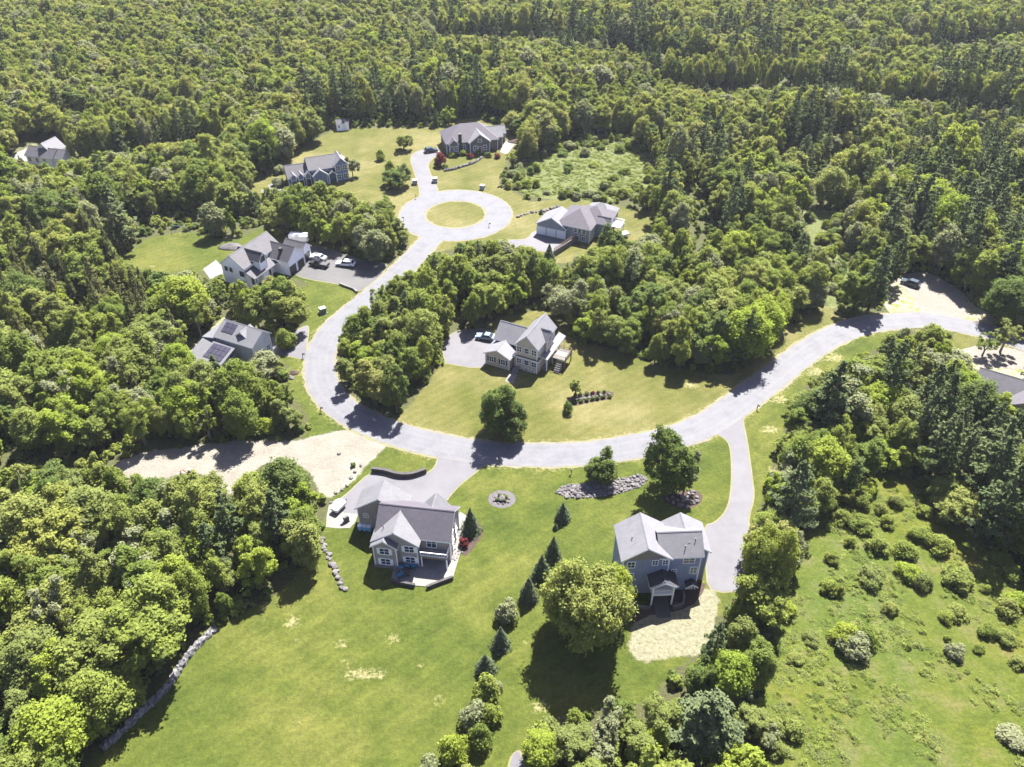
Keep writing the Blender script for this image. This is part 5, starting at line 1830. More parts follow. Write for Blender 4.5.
def stuff(name, sel, libsel, label):
    coll = bpy.data.collections.new(name + "_sources")
    for k, (kd, me) in enumerate(libsel):
        coll.objects.link(bpy.data.objects.new(f"{name}_source_{k:02d}", me))
    me = bpy.data.meshes.new(name)
    P = np.stack([cx[sel], cy[sel], zb[sel] - 0.05], 1)
    me.vertices.add(len(P))
    me.vertices.foreach_set("co", P.astype(np.float32).ravel())
    opts = {}
    for k, (kd, _) in enumerate(libsel):
        opts.setdefault(kd, []).append(k)
    ids = np.array([rnd.choice(opts[kinds[i]]) for i in sel], np.int32)
    sc = np.array([(cr[i] / NATIVE[kinds[i]][1], cr[i] / NATIVE[kinds[i]][1], ch[i] / NATIVE[kinds[i]][0]) for i in sel], np.float32)
    a = me.attributes.new("pick", 'INT', 'POINT')
    a.data.foreach_set("value", ids)
    a = me.attributes.new("size", 'FLOAT_VECTOR', 'POINT')
    a.data.foreach_set("vector", sc.ravel())
    a = me.attributes.new("turn", 'FLOAT_VECTOR', 'POINT')
    tv = np.zeros((len(sel), 3), np.float32)
    tv[:, 2] = nrg.uniform(0, 6.28, len(sel))
    a.data.foreach_set("vector", tv.ravel())
    me.update()
    o = tag(link(name, me), label, None, None, 'stuff')
    ng = bpy.data.node_groups.new(name, 'GeometryNodeTree')
    ng.interface.new_socket("Geometry", in_out='INPUT', socket_type='NodeSocketGeometry')
    ng.interface.new_socket("Geometry", in_out='OUTPUT', socket_type='NodeSocketGeometry')
    gi, go = ng.nodes.new("NodeGroupInput"), ng.nodes.new("NodeGroupOutput")
    ci = ng.nodes.new("GeometryNodeCollectionInfo")
    ci.inputs["Collection"].default_value = coll
    ci.inputs["Separate Children"].default_value = True
    ci.inputs["Reset Children"].default_value = True
    ip = ng.nodes.new("GeometryNodeInstanceOnPoints")
    ip.inputs["Pick Instance"].default_value = True

    def named(nm, ty):
        q = ng.nodes.new("GeometryNodeInputNamedAttribute")
        q.data_type = ty
        q.inputs["Name"].default_value = nm
        return next(s for s in q.outputs if s.enabled and s.name == "Attribute")
    ng.links.new(gi.outputs[0], ip.inputs["Points"])
    ng.links.new(ci.outputs[0], ip.inputs["Instance"])
    ng.links.new(named("pick", 'INT'), ip.inputs["Instance Index"])
    er = ng.nodes.new("FunctionNodeEulerToRotation")
    ng.links.new(named("turn", 'FLOAT_VECTOR'), er.inputs[0])
    ng.links.new(er.outputs[0], ip.inputs["Rotation"])
    ng.links.new(named("size", 'FLOAT_VECTOR'), ip.inputs["Scale"])
    ng.links.new(ip.outputs[0], go.inputs[0])
    md = o.modifiers.new("spread", 'NODES')
    md.node_group = ng
    return o


# low undergrowth on the forest floor near the houses: nobody could count it
ux, uy = np.meshgrid(np.arange(-150, 150, 2.3), np.arange(40, 300, 2.3))
ux = (ux + nrg.uniform(-1, 1, ux.shape)).ravel()
uy = (uy + nrg.uniform(-1, 1, uy.shape)).ravel()
uh = nrg.uniform(0.7, 2.2, len(ux))
ur = uh * nrg.uniform(0.6, 1.0, len(ux))
uk = nrg.uniform(0, 1, len(ux)) < 0.8
for poly in ones:
    for fh, fr in ((0, -.8), (0, .8), (0.9, 0)):
        qx, qy = pj(ux + fr * ur, uy, fh * uh)
        uk &= ~inpoly(qx, qy, poly)
for i in range(0, len(RC), 2):
    uk &= np.hypot(ux - RCx[i], uy - RCy[i]) > HW + 1.0
uk &= np.hypot(ux - RING_C.x, uy - RING_C.y) > RING_R + 1
for ex, ey, hx, hy, ang in EXCL_WORLD:
    dx, dy = ux - ex, uy - ey
    uk &= ~((np.abs(dx * math.cos(ang) + dy * math.sin(ang)) < hx + .8) & (np.abs(-dx * math.sin(ang) + dy * math.cos(ang)) < hy + .8))
qx, qy = pj(ux, uy, 0)
for nm, (mt, poly) in DRIVES.items():
    uk &= ~inpoly(qx, qy, poly)
uk &= (qx > -60) & (qx < 1084) & (qy < 860)
ux, uy, uh, ur = ux[uk], uy[uk], uh[uk], ur[uk]
n_trees = len(cx)
cx, cy, zb, ch, cr = (np.concatenate(q) for q in ((cx, ux), (cy, uy), (zb, np.zeros(len(ux))), (ch, uh), (cr, ur)))
kinds = np.concatenate([kinds, np.array(['bush_dark' if rnd.random() < .4 else 'bush' for _ in ux], dtype=object)])
bushlib = [(k, bush(600 + i, leaves=320, size=.3, nclump=10, mat={'bush': 'leaf', 'bush_dark': 'leaf_dark'}[k], merged=True)) for i, k in enumerate(('bush', 'bush', 'bush', 'bush_dark', 'bush_dark'))]
stuff('undergrowth', np.arange(n_trees, len(cx)), bushlib, 'low green undergrowth on the forest floor')
# tufts and low weeds of the meadow
mx_, my_ = [], []
poly = OPEN['meadow'][1]
for t in range(2000):
    px, py = rnd.uniform(765, 1034), rnd.uniform(488, 777)
    if inpoly([px], [py], poly)[0] and math.sin(px / 31 + 2 * math.sin(py / 43)) * math.sin(py / 27 - px / 50) + rnd.uniform(-.7, .7) > 0.3:
        q = G(px, py)
        mx_.append(q.x)
        my_.append(q.y)
poly = OPEN['scrub'][1]
for t in range(1500):
    px, py = rnd.uniform(503, 650), rnd.uniform(138, 204)
    if inpoly([px], [py], poly)[0]:
        q = G(px, py)
        mx_.append(q.x)
        my_.append(q.y)
k0 = len(cx)
hq = nrg.uniform(0.15, 0.55, len(mx_))
cx, cy, zb, ch, cr = (np.concatenate(q) for q in ((cx, mx_), (cy, my_), (zb, np.zeros(len(mx_))), (ch, hq), (cr, nrg.uniform(0.4, 1.3, len(mx_)))))
kinds = np.concatenate([kinds, np.array(['bush'] * len(mx_), dtype=object)])
tuftlib = [('bush', bush(640 + i, leaves=220, size=.16, nclump=8, mat='leaf', merged=True)) for i in range(3)]
stuff('meadow_weeds', np.arange(k0, len(cx)), tuftlib, 'low weeds and tufts of the meadow')
cx, cy, zb, ch, cr, kinds = (q[:n_trees] for q in (cx, cy, zb, ch, cr, kinds))
rest = np.where(~indiv)[0]
con = np.array([kinds[i] in ('pine', 'olive') for i in rest])
stuff('broadleaf_forest', rest[~con], [f for f in farlib if f[0] not in ('pine', 'olive')], 'green broadleaf forest covering the land beyond the houses')
stuff('conifer_forest', rest[con], [f for f in farlib if f[0] in ('pine', 'olive')], 'dark conifers scattered through the far forest')
print('TREES', len(cx), 'individual', indiv.sum(), {c: int(((cls == c) & seen).sum()) for c in set(cls)})


# ------------------------------------------------------------------ rocks and stone walls
def rockmesh(seed):
    rng = np.random.RandomState(seed)
    bm = bmesh.new()
    bmesh.ops.create_icosphere(bm, subdivisions=2, radius=1)
    fs = rng.normal(size=(5, 3))
    fs /= np.linalg.norm(fs, axis=1, keepdims=True)
    for vt in bm.verts:
        p = vt.co
        k = 1.0
        for f in fs:
            dd = p.x * f[0] + p.y * f[1] + p.z * f[2]
            if dd > 0.62:
                k = min(k, 0.62 / dd + 0.1)
        vt.co = p * k * (1 + rng.uniform(-0.05, 0.05))
        vt.co.z *= 0.7
    me = bpy.data.meshes.new('rock')
    bm.to_mesh(me)
    bm.free()
    me.materials.append(M['stone'] if seed % 2 else M['stone_pale'])
    return me


ROCKS = [rockmesh(700 + i) for i in range(8)]


def rock(x, y, r, label, group, pale=None, name='rock'):
    i = rnd.randrange(8)
    if pale is not None:
        i = (i // 2) * 2 + (1 if rnd.random() < 0.4 or not pale else 0)
    o = link(name, ROCKS[i])
    o.location = (x, y, r * 0.32)
    o.rotation_euler = (rnd.uniform(-.2, .2), rnd.uniform(-.2, .2), rnd.uniform(0, 6.28))
    o.scale = (r * rnd.uniform(.85, 1.3), r * rnd.uniform(.75, 1.1), r * rnd.uniform(.7, 1.1))
    return tag(o, label, 'boulder' if name == 'boulder' else 'rock', group)


def rocks_in(poly, k, r0, r1, label, group, gap=0.85):
    xs_, ys_ = [p[0] for p in poly], [p[1] for p in poly]
    put = []
    t = 0
    while len(put) < k and t < k * 80:
        t += 1
        px, py = rnd.uniform(min(xs_), max(xs_)), rnd.uniform(min(ys_), max(ys_))
        if not inpoly([px], [py], poly)[0]:
            continue
        p = G(px, py)
        r = rnd.uniform(r0, r1)
        if any((p.x - a) ** 2 + (p.y - b_) ** 2 < (gap * (r + c)) ** 2 for a, b_, c in put):
            continue
        put.append((p.x, p.y, r))
        rock(p.x, p.y, r, label, group)


BED = [(556, 493), (562, 486), (580, 484), (600, 483), (640, 475), (647, 480), (640, 487), (620, 493), (592, 498), (566, 497)]
sheet('mulch_ground', world_poly(BED), 0.010, M['gravel_dark'], 2)
rocks_in(BED, 190, 0.2, 0.58, 'pale grey rock in the long rock bed below the road', 'rocks of the long rock bed', 0.78)
RB2 = [(664, 497), (680, 493), (694, 491), (701, 496), (697, 504), (684, 508), (668, 503)]
sheet('mulch_ground', grow(world_poly(RB2), 0.3), 0.011, M['mulch'], 2)
rocks_in(RB2, 18, 0.3, 0.6, 'grey rock in the small bed under the tall dark tree', 'rocks under the tall dark tree')
for i, p in enumerate(resample(catmull([G(*q) for q in ((321, 538), (326, 550), (332, 563), (338, 576), (344, 590))]), 24)):
    rock(p.x + rnd.uniform(-.3, .3), p.y + rnd.uniform(-.25, .25), rnd.uniform(0.3, 0.58), 'pale boulder in the straight row left of the taupe house lawn', 'boulders in a row on the left lawn', True, 'boulder')
for i, (px, py) in enumerate(((355, 472), (351, 478), (347, 486), (342, 490), (336, 493), (331, 503), (361, 466))):
    p = G(px, py)
    rock(p.x, p.y, rnd.uniform(0.28, 0.45), 'pale boulder on the grass edge between sandy clearing and driveway', 'boulders along the sandy clearing', True, 'boulder')
for i, p in enumerate(resample([G(*q) for q in ((518, 217), (530, 213), (545, 211), (558, 207))], 12)):
    rock(p.x, p.y, rnd.uniform(0.5, 0.8), 'whitish boulder in the row on the lawn left of the three-garage house', 'whitish boulders near the ring road', True, 'boulder')
# round rock garden
c = G(502, 499)
sheet('gravel_bed', [c + Vector((2.5 * math.cos(t), 2.2 * math.sin(t), 0)) for t in np.linspace(0, 6.0, 16)], 0.012, M['gravel_dark'], 2)
rock(c.x, c.y, 0.75, 'large pale rock at the centre of the round rock garden', None, True, 'boulder')
for k in range(9):
    t = 6.28 * k / 9
    rock(c.x + 1.35 * math.cos(t) + rnd.uniform(-.2, .2), c.y + 1.25 * math.sin(t), rnd.uniform(.2, .34), 'small dark rock circling the white rock in the round garden', 'rocks of the round garden', False)
for k in range(4):
    t = 6.28 * k / 4 + 0.5
    plant('bush_bright' if k == 0 else 'bush_dark', c.x + 0.9 * math.cos(t), c.y + 0.8 * math.sin(t), 0.6, 0.42, ['yellowish clump', 'dark clump right', 'dark clump front', 'dark clump left'][k] + ' of plants in the round rock garden', 'plants of the round rock garden')
# bed with rocks and small shrubs on the middle lawn
HB = [(570, 397), (585, 393), (608, 391), (614, 394), (610, 399), (592, 402), (574, 406), (569, 403)]
sheet('mulch_ground', world_poly(HB), 0.011, M['mulch'], 2)
for k in range(13):
    t = k // 2 / 6
    px, py = 575 + 34 * t + rnd.uniform(-1, 1), (396 - 3.5 * t if k % 2 else 403 - 5.5 * t)
    p = G(px, py)
    plant('bush_red' if k in (7,) else 'bush_dark', p.x, p.y, 0.8, 0.55, ('reddish' if k == 7 else 'dark') + ' small shrub in the mulched bed on the middle lawn, ' + ('back' if k % 2 else 'front') + f' row, {ORD[k // 2]} from left', 'shrubs in the mulched bed')
for k in range(9):
    p = G(577 + 4 * k, 400 - 0.7 * k)
    rock(p.x, p.y, rnd.uniform(.3, .5), 'pale rock down the middle of the mulched bed on the middle lawn', 'rocks of the mulched bed', True)
p = G(640, 0.0 + 470)
# bed beside the taupe house
sheet('mulch_ground', world_poly([(460, 515), (470, 514), (480, 524), (483, 533), (476, 545), (466, 556), (461, 552), (464, 540)]), 0.013, M['mulch'], 2)
RB3 = [(449, 553), (456, 549), (463, 552), (460, 558), (452, 562)]
rocks_in(RB3, 14, 0.16, 0.3, 'small dark rock beside the right edge of the concrete patio', 'rocks by the patio')


def lumpy_wall(pts, wdt, hgt, name, label, cat, mat):
    c = resample(catmull(pts), int(sum((b_ - a).length for a, b_ in zip(pts, pts[1:])) / 0.3))
    prof = [(-0.5, 0), (-0.52, 0.35), (-0.42, 0.75), (-0.18, 1.0), (0.18, 1.0), (0.42, 0.75), (0.52, 0.35), (0.5, 0)]
    mb = MB()
    rings = []
    for i, q in enumerate(c):
        t = (c[min(i + 1, len(c) - 1)] - c[max(i - 1, 0)]).normalized()
        nn = Vector((-t.y, t.x, 0))
        rg = []
        for u, vz in prof:
            j = rnd.uniform(-0.14, 0.14)
            rg.append(tuple(q + nn * (wdt * (u + j)) + t * rnd.uniform(-.1, .1) + Vector((0, 0, hgt * vz * (1 + rnd.uniform(-.28, .22)) - (0.05 if vz == 0 else 0)))))
        rings.append(rg)
    k = len(prof)
    V = [p for rg in rings for p in rg]
    F = [(i * k + j, i * k + j + 1, (i + 1) * k + j + 1, (i + 1) * k + j) for i in range(len(rings) - 1) for j in range(k - 1)]
    F += [tuple(range(k)), tuple((len(rings) - 1) * k + j for j in range(k - 1, -1, -1))]
    mb.solid(V, F, mat)
    return tag(mb.build(name), label, cat)


m, n, l, b = newmat('fieldstone')
tc = n.new("ShaderNodeTexCoord").outputs["Object"]
vo = n.new("ShaderNodeTexVoronoi")
vo.inputs["Scale"].default_value = 2.4
l.new(tc, vo.inputs["Vector"])
sp = n.new("ShaderNodeSeparateColor")
l.new(vo.outputs["Color"], sp.inputs[0])
l.new(ramp(n, l, sp.outputs[0], [(0.1, (0.045, 0.044, 0.046)), (0.5, (0.085, 0.082, 0.083)), (0.9, (0.14, 0.134, 0.132))]), b.inputs["Base Color"])
b.inputs["Roughness"].default_value = 0.9
M['fieldstone'] = m
lumpy_wall([G(*q) for q in ((102, 750), (118, 736), (140, 714), (158, 698), (172, 681), (186, 660), (200, 643), (216, 629))], 1.0, 0.8, 'stone_wall', 'old dry stone wall along the left wood edge of the big lawn', 'wall', M['fieldstone'])
lumpy_wall([G(*q) for q in ((444, 171), (452, 170), (462, 167), (474, 163), (482, 158))], 0.8, 0.7, 'stone_wall', 'low pale stone edging in front of the red shrubs', 'wall', M['stone_pale'])
sheet('patio', world_poly([(500, 152), (504, 143), (511, 139), (516, 142), (512, 148), (507, 154)]), 0.03, M['concrete'], 2)


def mound(px, py, rx, ry, hgt, mat, name, label, cat, rz=0.0):
    p = G(px, py)
    mb = MB()
    rg = []
    K, J = 18, 6
    V = [(0, 0, hgt)]
    for j in range(1, J + 1):
        for k in range(K):
            t = 6.283 * k / K
            f = j / J
            q = rnd.uniform(0.88, 1.12)
            V.append((rx * f * q * math.cos(t), ry * f * q * math.sin(t), hgt * (1 - f ** 1.4) * rnd.uniform(0.8, 1.1) - (0.05 if j == J else 0)))
    F = [(0, 1 + k, 1 + (k + 1) % K) for k in range(K)]
    for j in range(J - 1):
        for k in range(K):
            a, b_ = 1 + j * K, 1 + (j + 1) * K
            F.append((a + k, b_ + k, b_ + (k + 1) % K, a + (k + 1) % K))
    F.append(tuple(1 + (J - 1) * K + k for k in range(K)))
    mb.solid(V, F, mat)
    o = mb.build(name, None, True)
    o.location = (p.x, p.y, 0)
    o.rotation_euler = (0, 0, rz)
    return tag(o, label, cat)


mound(231, 247, 3.4, 2.2, 1.1, M['stone'], 'rubble_pile', 'grey rubble pile behind the white farmhouse lawn', 'pile')
mound(517, 142, 3.6, 2.2, 1.0, M['mulch'], 'soil_pile', 'dark soil pile at the right end of the stone-fronted house', 'pile', -0.3)
mound(130, 486, 3.0, 2.0, 1.0, M['mulch'], 'brush_pile', 'brown brush pile at the left end of the sandy clearing', 'pile')
mound(293, 373, 1.4, 1.0, 0.6, M['mulch'], 'soil_pile', 'small brown mulch pile on the verge below the solar-panel house', 'pile')
for px, py, r, lb in ((291, 378, .7, 'white boulder beside the mulch pile on the left verge'), (290, 400, .5, 'white boulder on the lower left verge'), (339, 454, .4, 'small pale boulder at the sandy clearing mouth')):
    p = G(px, py)
    rock(p.x, p.y, r, lb, None, True, 'boulder')


# ------------------------------------------------------------------ vehicles
def vehicle(px, py, head, kind, paint, label, L=4.7, W=1.85):
    p = G(px, py)
    root = tag(empty('pickup_truck' if kind == 'pickup' else 'parked_car', (p.x, p.y, 0.03), R(head)), label, 'pickup' if kind == 'pickup' else 'car')
    w2 = W / 2
    hl = L / 2
    if kind == 'pickup':
        side = [(-hl, .45), (-hl, 1.05), (-hl * .12, 1.08), (hl * .42, 1.08), (hl * .95, .98), (hl, .75), (hl, .42)]
        cab = [(-hl * .16, 1.07), (-hl * .11, 1.82), (hl * .22, 1.84), (hl * .46, 1.07)]
    else:
        side = [(-hl, .42), (-hl * .98, .98), (-hl * .7, 1.05), (hl * .42, 1.0), (hl * .92, .84), (hl, .62), (hl, .38)]
        cab = [(-hl * .86, 1.02), (-hl * .68, 1.56), (hl * .1, 1.58), (hl * .46, 1.0)] if kind == 'suv' else [(-hl * .68, 1.02), (-hl * .4, 1.46), (hl * .08, 1.48), (hl * .44, 0.98)]
    bm = bmesh.new()

    def prism(poly, ins_top, zt, mat_i, w_):
        a = [bm.verts.new((x, -w_ + (ins_top if z > zt else 0), z)) for x, z in poly]
        c_ = [bm.verts.new((x, w_ - (ins_top if z > zt else 0), z)) for x, z in poly]
        n_ = len(poly)
        for i in range(n_):
            f = bm.faces.new((a[i], a[(i + 1) % n_], c_[(i + 1) % n_], c_[i]))
            f.material_index = mat_i
        bm.faces.new(a[::-1]).material_index = mat_i
        bm.faces.new(c_).material_index = mat_i
    prism(side, 0.06, 0.9, 0, w2)
    bmesh.ops.recalc_face_normals(bm, faces=bm.faces[:])
    bmesh.ops.bevel(bm, geom=bm.edges[:], offset=0.06, segments=2, affect='EDGES')
    me = bpy.data.meshes.new('body')
    bm.to_mesh(me)
    bm.free()
    me.materials.append(paint)
    body = link('body', me, root)
    mb = MB()
    t = [(cab[0][0], -w2 + .08, cab[0][1]), (cab[3][0], -w2 + .08, cab[3][1]), (cab[3][0], w2 - .08, cab[3][1]), (cab[0][0], w2 - .08, cab[0][1])]
    u = [(cab[1][0], -w2 + .26, cab[1][1]), (cab[2][0], -w2 + .26, cab[2][1]), (cab[2][0], w2 - .26, cab[2][1]), (cab[1][0], w2 - .26, cab[1][1])]
    mb.solid(t + u, [(4, 5, 6, 7), (0, 1, 5, 4), (1, 2, 6, 5), (2, 3, 7, 6), (3, 0, 4, 7)], M['glass_car'])
    mb.build('window', root)
    mb = MB()
    mb.box(cab[1][0] - .03, cab[2][0] + .03, -w2 + .24, w2 - .24, cab[1][1] + .005, cab[1][1] + .06, paint)
    for s in (-1, 1):
        for i, j in ((0, 1), (3, 2)):
            mb.tube([(t[i][0], s * (w2 - .08), t[i][2]), (u[j - 0 if j == 1 else 1][0] if False else cab[j][0], s * (w2 - .26), cab[j][1])], 0.05, paint, 5)
        xm = (cab[0][0] + cab[3][0]) / 2
        mb.tube([(xm, s * (w2 - .08), cab[0][1]), (xm, s * (w2 - .25), cab[1][1])], 0.045, paint, 5)
    mb.build('roof', root)
    if kind == 'pickup':
        mb = MB()
        mb.box(-hl + .12, -hl * .2, -w2 + .16, w2 - .16, 1.06, 1.075, M['black'])
        mb.build('bed', root)
    wh = MB()
    for i in range(20):
        pass
    for sx_ in (-.62, .62):
        for s in (-1, 1):
            wq = MB()
            wq.tube([(0, -0.12, 0), (0, 0.12, 0)], 0.36, M['tyre'], 18)
            o = wq.build('wheel', root, loc=(hl * sx_, s * (w2 - .1), .34))
            rq = MB()
            rq.tube([(0, s * 0.115, 0), (0, s * 0.135, 0)], 0.22, M['rim'], 14)
            rq.build('rim', o)
    for s in (-1, 1):
        q = MB()
        q.box(hl - .07, hl + .01, s * (w2 - .32) - .17, s * (w2 - .32) + .17, .66, .82, M['lamp'])
        q.build('headlight', root)
        q = MB()
        q.box(-hl - .01, -hl + .06, s * (w2 - .2) - .1, s * (w2 - .2) + .1, .72, .95, M['tail'])
        q.build('tail_light', root)
    return root


pt_white = plain('paint_white', (0.72, 0.72, 0.72), 0.25, spec=0.6)
pt_black = plain('paint_black', (0.015, 0.016, 0.02), 0.2, spec=0.6)
pt_silver = plain('paint_silver', (0.5, 0.5, 0.52), 0.3, 0.3)
pt_blue = plain('paint_pale_blue', (0.12, 0.17, 0.22), 0.25, spec=0.6)
pt_dark = plain('paint_dark_teal', (0.02, 0.035, 0.05), 0.25, spec=0.6)
vehicle(319.5, 266, 160, 'pickup', pt_black, 'black pickup parked in front of the dark garage doors', 5.4, 1.95)
vehicle(318.5, 259.5, 160, 'car', pt_silver, 'silver car parked behind the black pickup')
vehicle(346, 265.5, 170, 'suv', pt_white, 'white estate car on the dark driveway', 5.1, 1.9)
vehicle(486, 339, 165, 'car', pt_blue, 'blue-grey car in the shade left of the cream house')
vehicle(910, 285, 140, 'suv', pt_dark, 'dark car at the shaded edge of the gravel lot')
vehicle(431, 152, 20, 'suv', pt_dark, 'dark teal car left of the stone-fronted house')


def trailer(px, py, head, label, L=2.6, W=1.5, H=0.75, cat='trailer', name='cargo_trailer', mat=None):
    p = G(px, py)
    root = tag(empty(name, (p.x, p.y, 0.03), R(head)), label, cat)
    bm = bmesh.new()
    bmesh.ops.create_cube(bm, size=1)
    bmesh.ops.scale(bm, vec=(L, W, H), verts=bm.verts)
    bmesh.ops.bevel(bm, geom=bm.edges[:], offset=min(H, W) * 0.16, segments=3, affect='EDGES')
    bmesh.ops.translate(bm, vec=(0, 0, 0.45 + H / 2), verts=bm.verts)
    me = bpy.data.meshes.new('body')
    bm.to_mesh(me)
    bm.free()
    me.materials.append(mat or M['white'])
    link('body', me, root)
    for s in (-1, 1):
        q = MB()
        q.tube([(0, -0.09, 0), (0, 0.09, 0)], 0.3, M['tyre'], 14)
        q.build('wheel', root, loc=(0.1, s * (W / 2 + 0.02), 0.3))
    q = MB()
    q.tube([(L / 2 - .1, -.4, .48), (L / 2 + .9, 0, .45)], 0.05, M['black'], 6)
    q.tube([(L / 2 - .1, .4, .48), (L / 2 + .9, 0, .45)], 0.05, M['black'], 6)
    q.tube([(L / 2 + .85, 0, .45), (L / 2 + .85, 0, 0.0)], 0.04, M['black'], 6)
    q.build('tow_bar', root)
    return root


trailer(339, 509, 60, 'small white covered trailer on the pale pad beside the taupe house', 2.7, 1.6, 0.8)
trailer(300, 241.5, -6, 'white camper trailer behind the farthest garage', 5.6, 2.2, 2.0, 'camper', 'camper_trailer')
trailer(623, 237, 20, 'small pale trailer on the lawn right of the three-garage house', 2.8, 1.7, 0.9)
# little red excavator in the clearing
p = G(191, 475)
ex = tag(empty('mini_excavator', (p.x, p.y, 0), R(170)), 'small red excavator at the shaded edge of the sandy clearing', 'excavator')
ex.scale = (0.6, 0.6, 0.6)
pt_red = plain('paint_red', (0.22, 0.03, 0.03), 0.45)
for s in (-1, 1):
    q = MB()
    q.prism([(-1.0, .1), (-.85, 0), (.85, 0), (1.0, .1), (1.0, .4), (.85, .5), (-.85, .5), (-1.0, .4)], 'y', s * .62 - .18, s * .62 + .18, M['black'])
    q.build('track', ex)
q = MB()
q.box(-1.0, .8, -.7, .7, .52, 1.15, pt_red)
q.build('body', ex)
q = MB()
q.box(-.4, .6, -.62, .2, 1.15, 2.2, M['glass_car'])
q.box(-.45, .65, -.67, .25, 2.2, 2.3, M['utility_grey'])
q.build('cab', ex)
q = MB()
q.tube([(.7, .4, 1.0), (1.9, .4, 2.3), (3.0, .4, 1.5), (3.1, .4, .5)], .13, pt_red, 6)
q.box(2.8, 3.4, .1, .7, .05, .5, M['black'])
q.build('arm', ex)


# ------------------------------------------------------------------ mailboxes, utility boxes and garden things
def mailbox(px, py, head, label):
    p = G(px, py)
    r_ = tag(empty('mailbox', (p.x, p.y, 0), R(head)), label, 'mailbox')
    q = MB()
    q.box(-.06, .06, -.06, .06, 0, 1.05, M['wood'])
    q.box(-.05, .5, -.04, .04, .92, 1.0, M['wood'])
    q.build('post', r_)
    q = MB()
    q.prism([(-.13, 0), (.13, 0), (.13, .16), (.09, .25), (0, .28), (-.09, .25), (-.13, .16)], 'x', 0.0, .55, M['black'])
    q.build('box', r_, loc=(0, 0, 1.02))
    q = MB()
    q.box(.1, .14, .135, .15, 1.1, 1.42, M['tail'])
    q.build('flag', r_)


mailbox(497, 464.5, 90, 'mailbox on the grass beside the taupe house driveway')
mailbox(757, 409, -60, 'dark mailbox on the verge at the long driveway mouth')
mailbox(416, 199, 100, 'mailbox by the driveway where it meets the ring road')
mailbox(404, 221, 180, 'mailbox on the left edge of the ring road')
mailbox(303, 358, 0, 'mailbox beside the solar-panel house drive')
mailbox(489, 227, 0, 'mailbox on the right edge of the ring road')
mailbox(321, 412, 0, 'mailbox on the left verge inside the road bend')
mailbox(571, 475, 90, 'mailbox on the grass left of the small rounded tree')


def ubox(px, py, head, label, mat, s=1.0):
    p = G(px, py)
    r_ = tag(empty('utility_box', (p.x, p.y, 0), R(head)), label, 'utility box')
    q = MB()
    q.box(-.75 * s, .75 * s, -.7 * s, .7 * s, 0, .12, M['concrete'])
    q.build('base', r_)
    q = MB()
    q.box(-.6 * s, .6 * s, -.55 * s, .55 * s, .12, 1.05 * s, mat)
    q.build('cabinet', r_)
    q = MB()
    q.prism([(-.6 * s, 1.05 * s), (.62 * s, 1.05 * s), (.62 * s, 1.12 * s), (-.6 * s, 1.2 * s)], 'x', -.64 * s, .64 * s, M['utility_grey'])
    q.build('lid', r_)


ubox(415, 184, 10, 'grey utility box left of the brick house driveway', M['utility_grey'], 1.25)
ubox(435, 182, 10, 'grey utility box right of the driveway above the ring road', M['utility_grey'], 1.25)
ubox(482.5, 189, -20, 'grey utility box on the grass at the top right of the ring road', M['utility_grey'], 1.15)
ubox(323, 312.5, 30, 'pale utility box on the verge below the dark driveway', M['utility_green'], 1.2)


def drum(px, py, label):
    p = G(px, py)
    r_ = tag(empty('barrel', (p.x, p.y, 0.0)), label, 'barrel', 'blue barrels by the garage wall')
    q = MB()
    q.tube([(0, 0, 0.02), (0, 0, .25), (0, 0, .28), (0, 0, .6), (0, 0, .63), (0, 0, .95)], [.4, .42, .45, .45, .42, .4], blue_plastic, 16)
    q.build('body', r_)
    q = MB()
    q.tube([(0, 0, .95), (0, 0, 1.0)], .43, M['white'], 16)
    q.build('lid', r_)


blue_plastic = plain('blue_plastic', (0.16, 0.34, 0.52), 0.4)
drum(360.5, 529, 'leftmost blue barrel against the taupe garage wall')
drum(365, 529.5, 'middle blue barrel against the taupe garage wall')
drum(369.5, 530, 'rightmost blue barrel against the taupe garage wall')


def chair(px, py, head, label, z=0.12):
    p = G(px, py)
    r_ = tag(empty('patio_chair', (p.x, p.y, z), R(head)), label, 'chair', 'blue chairs on the patio')
    q = MB()
    q.box(-.42, .42, -.4, .4, .32, .5, M['blue_cloth'])
    q.build('seat', r_)
    q = MB()
    q.box(-.42, .42, .34, .5, .45, 1.0, M['blue_cloth'])
    q.build('backrest', r_)
    for s in (-1, 1):
        q = MB()
        q.box(s * .47 - .05, s * .47 + .05, -.4, .45, .55, .62, M['black'])
        q.build('armrest', r_)
        for y in (-.36, .4):
            q = MB()
            q.box(s * .47 - .03, s * .47 + .03, y - .03, y + .03, 0, .55, M['black'])
            q.build('leg', r_)


chair(401, 569, 200, 'leftmost blue cushioned chair in the shade of the patio')
chair(408, 567, 170, 'middle blue cushioned chair in the shade of the patio')
chair(415, 568, 140, 'rightmost blue cushioned chair in the shade of the patio')
chair(400, 577, 300, 'blue cushioned chair at the front left corner of the patio')
p = G(408, 575)
tb = tag(empty('patio_table', (p.x, p.y, .12)), 'round dark table among the blue patio chairs', 'table')
q = MB()
q.tube([(0, 0, .70), (0, 0, .74)], .62, M['black'], 20)
q.build('tabletop', tb)
q = MB()
q.tube([(0, 0, 0), (0, 0, .04), (0, 0, .06), (0, 0, .7)], [.32, .3, .05, .05], M['black'], 12)
q.build('pedestal', tb)


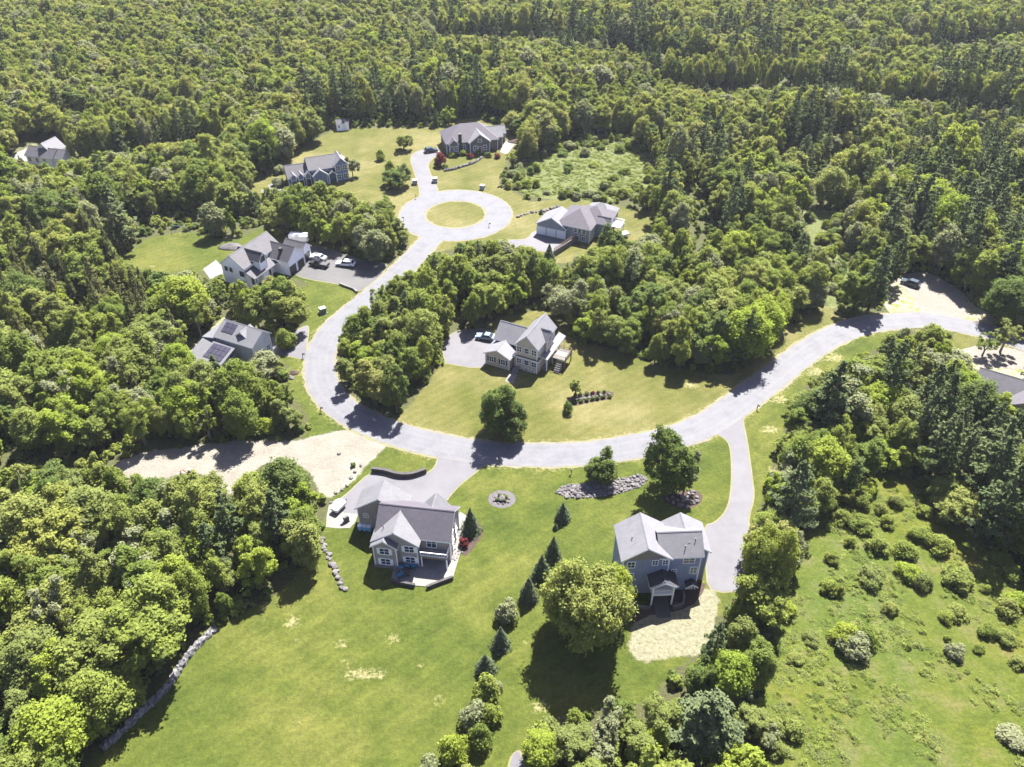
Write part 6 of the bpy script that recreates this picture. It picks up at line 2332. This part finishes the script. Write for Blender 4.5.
def grill(px, py, head, label, z=.02):
    p = G(px, py)
    r_ = tag(empty('barbecue_grill', (p.x, p.y, z), R(head)), label, 'grill')
    q = MB()
    q.box(-.45, .45, -.28, .28, .25, .82, M['black'])
    q.build('cabinet', r_)
    q = MB()
    q.prism([(-.3, .82), (.3, .82), (.3, .98), (.18, 1.12), (-.18, 1.12), (-.3, .98)], 'x', -.47, .47, M['black'])
    q.build('lid', r_)
    for s in (-1, 1):
        q = MB()
        q.box(s * .68 - .22, s * .68 + .22, -.26, .26, .8, .85, M['rim'])
        q.build('side_shelf', r_)
        for y in (-.22, .22):
            q = MB()
            q.box(s * .4 - .03, s * .4 + .03, y - .03, y + .03, 0, .26, M['black'])
            q.build('leg', r_)


grill(346.5, 521, 40, 'black barbecue grill on the pale pad left of the taupe house')
p = G(181.5, 234)
sw = tag(empty('swing_set', (p.x, p.y, 0), R(-12)), 'garden swing set on the far edge of the back lawn', 'swing set')
q = MB()
q.tube([(-2.2, 0, 2.4), (2.2, 0, 2.4)], .07, pt_blue, 8)
q.build('top_bar', sw)
for s in (-1, 1):
    for t in (-1, 1):
        q = MB()
        q.tube([(s * 2.2, 0, 2.4), (s * 2.4, t * 1.1, 0)], .055, pt_blue, 6)
        q.build('leg', sw)
for x in (-1.0, 0.9):
    q = MB()
    q.box(x - .25, x + .25, -.1, .1, .5, .54, M['black'])
    for s in (-1, 1):
        q.tube([(x + .24 * s, 0, .52), (x + .24 * s, 0, 2.38)], .015, M['rim'], 4)
    q.build('swing', sw)
# pool and terrace of the white farmhouse
sheet('patio', world_poly([(203, 269), (216, 260), (224, 268), (222, 277), (210, 279)]), 0.03, M['concrete'], 1)
mw, n, l, b = newmat('pool_water')
tcw = n.new("ShaderNodeTexCoord").outputs["Object"]
l.new(ramp(n, l, noise(n, l, 0.8, 3, .5, tcw), [(0.3, (0.20, 0.42, 0.52)), (0.7, (0.28, 0.52, 0.62))]), b.inputs["Base Color"])
b.inputs["Roughness"].default_value = 0.05
sheet('pool_water', world_poly([(208, 270), (216, 264.5), (220.5, 269), (217, 275), (211, 276)]), 0.045, mw, 1)
# walk from the cream house steps
sheet('path', world_poly([(505, 381), (510, 373), (517, 374), (513, 384)]), 0.02, M['concrete'], 1)

# ------------------------------------------------------------------ the air
mb = MB()
mv = bpy.data.materials.new('air')
mv.use_nodes = True
vn = mv.node_tree.nodes
vn.clear()
pv = vn.new("ShaderNodeVolumePrincipled")
pv.inputs["Color"].default_value = (0.86, 0.91, 1.0, 1)
pv.inputs["Density"].default_value = 0.00006
pv.inputs["Anisotropy"].default_value = 0.2
ov = vn.new("ShaderNodeOutputMaterial")
mv.node_tree.links.new(pv.outputs[0], ov.inputs["Volume"])
mb.box(-7500, 7500, -7500, 7500, -16, 118, mv)
tag(mb.build('haze'), kind='stuff')
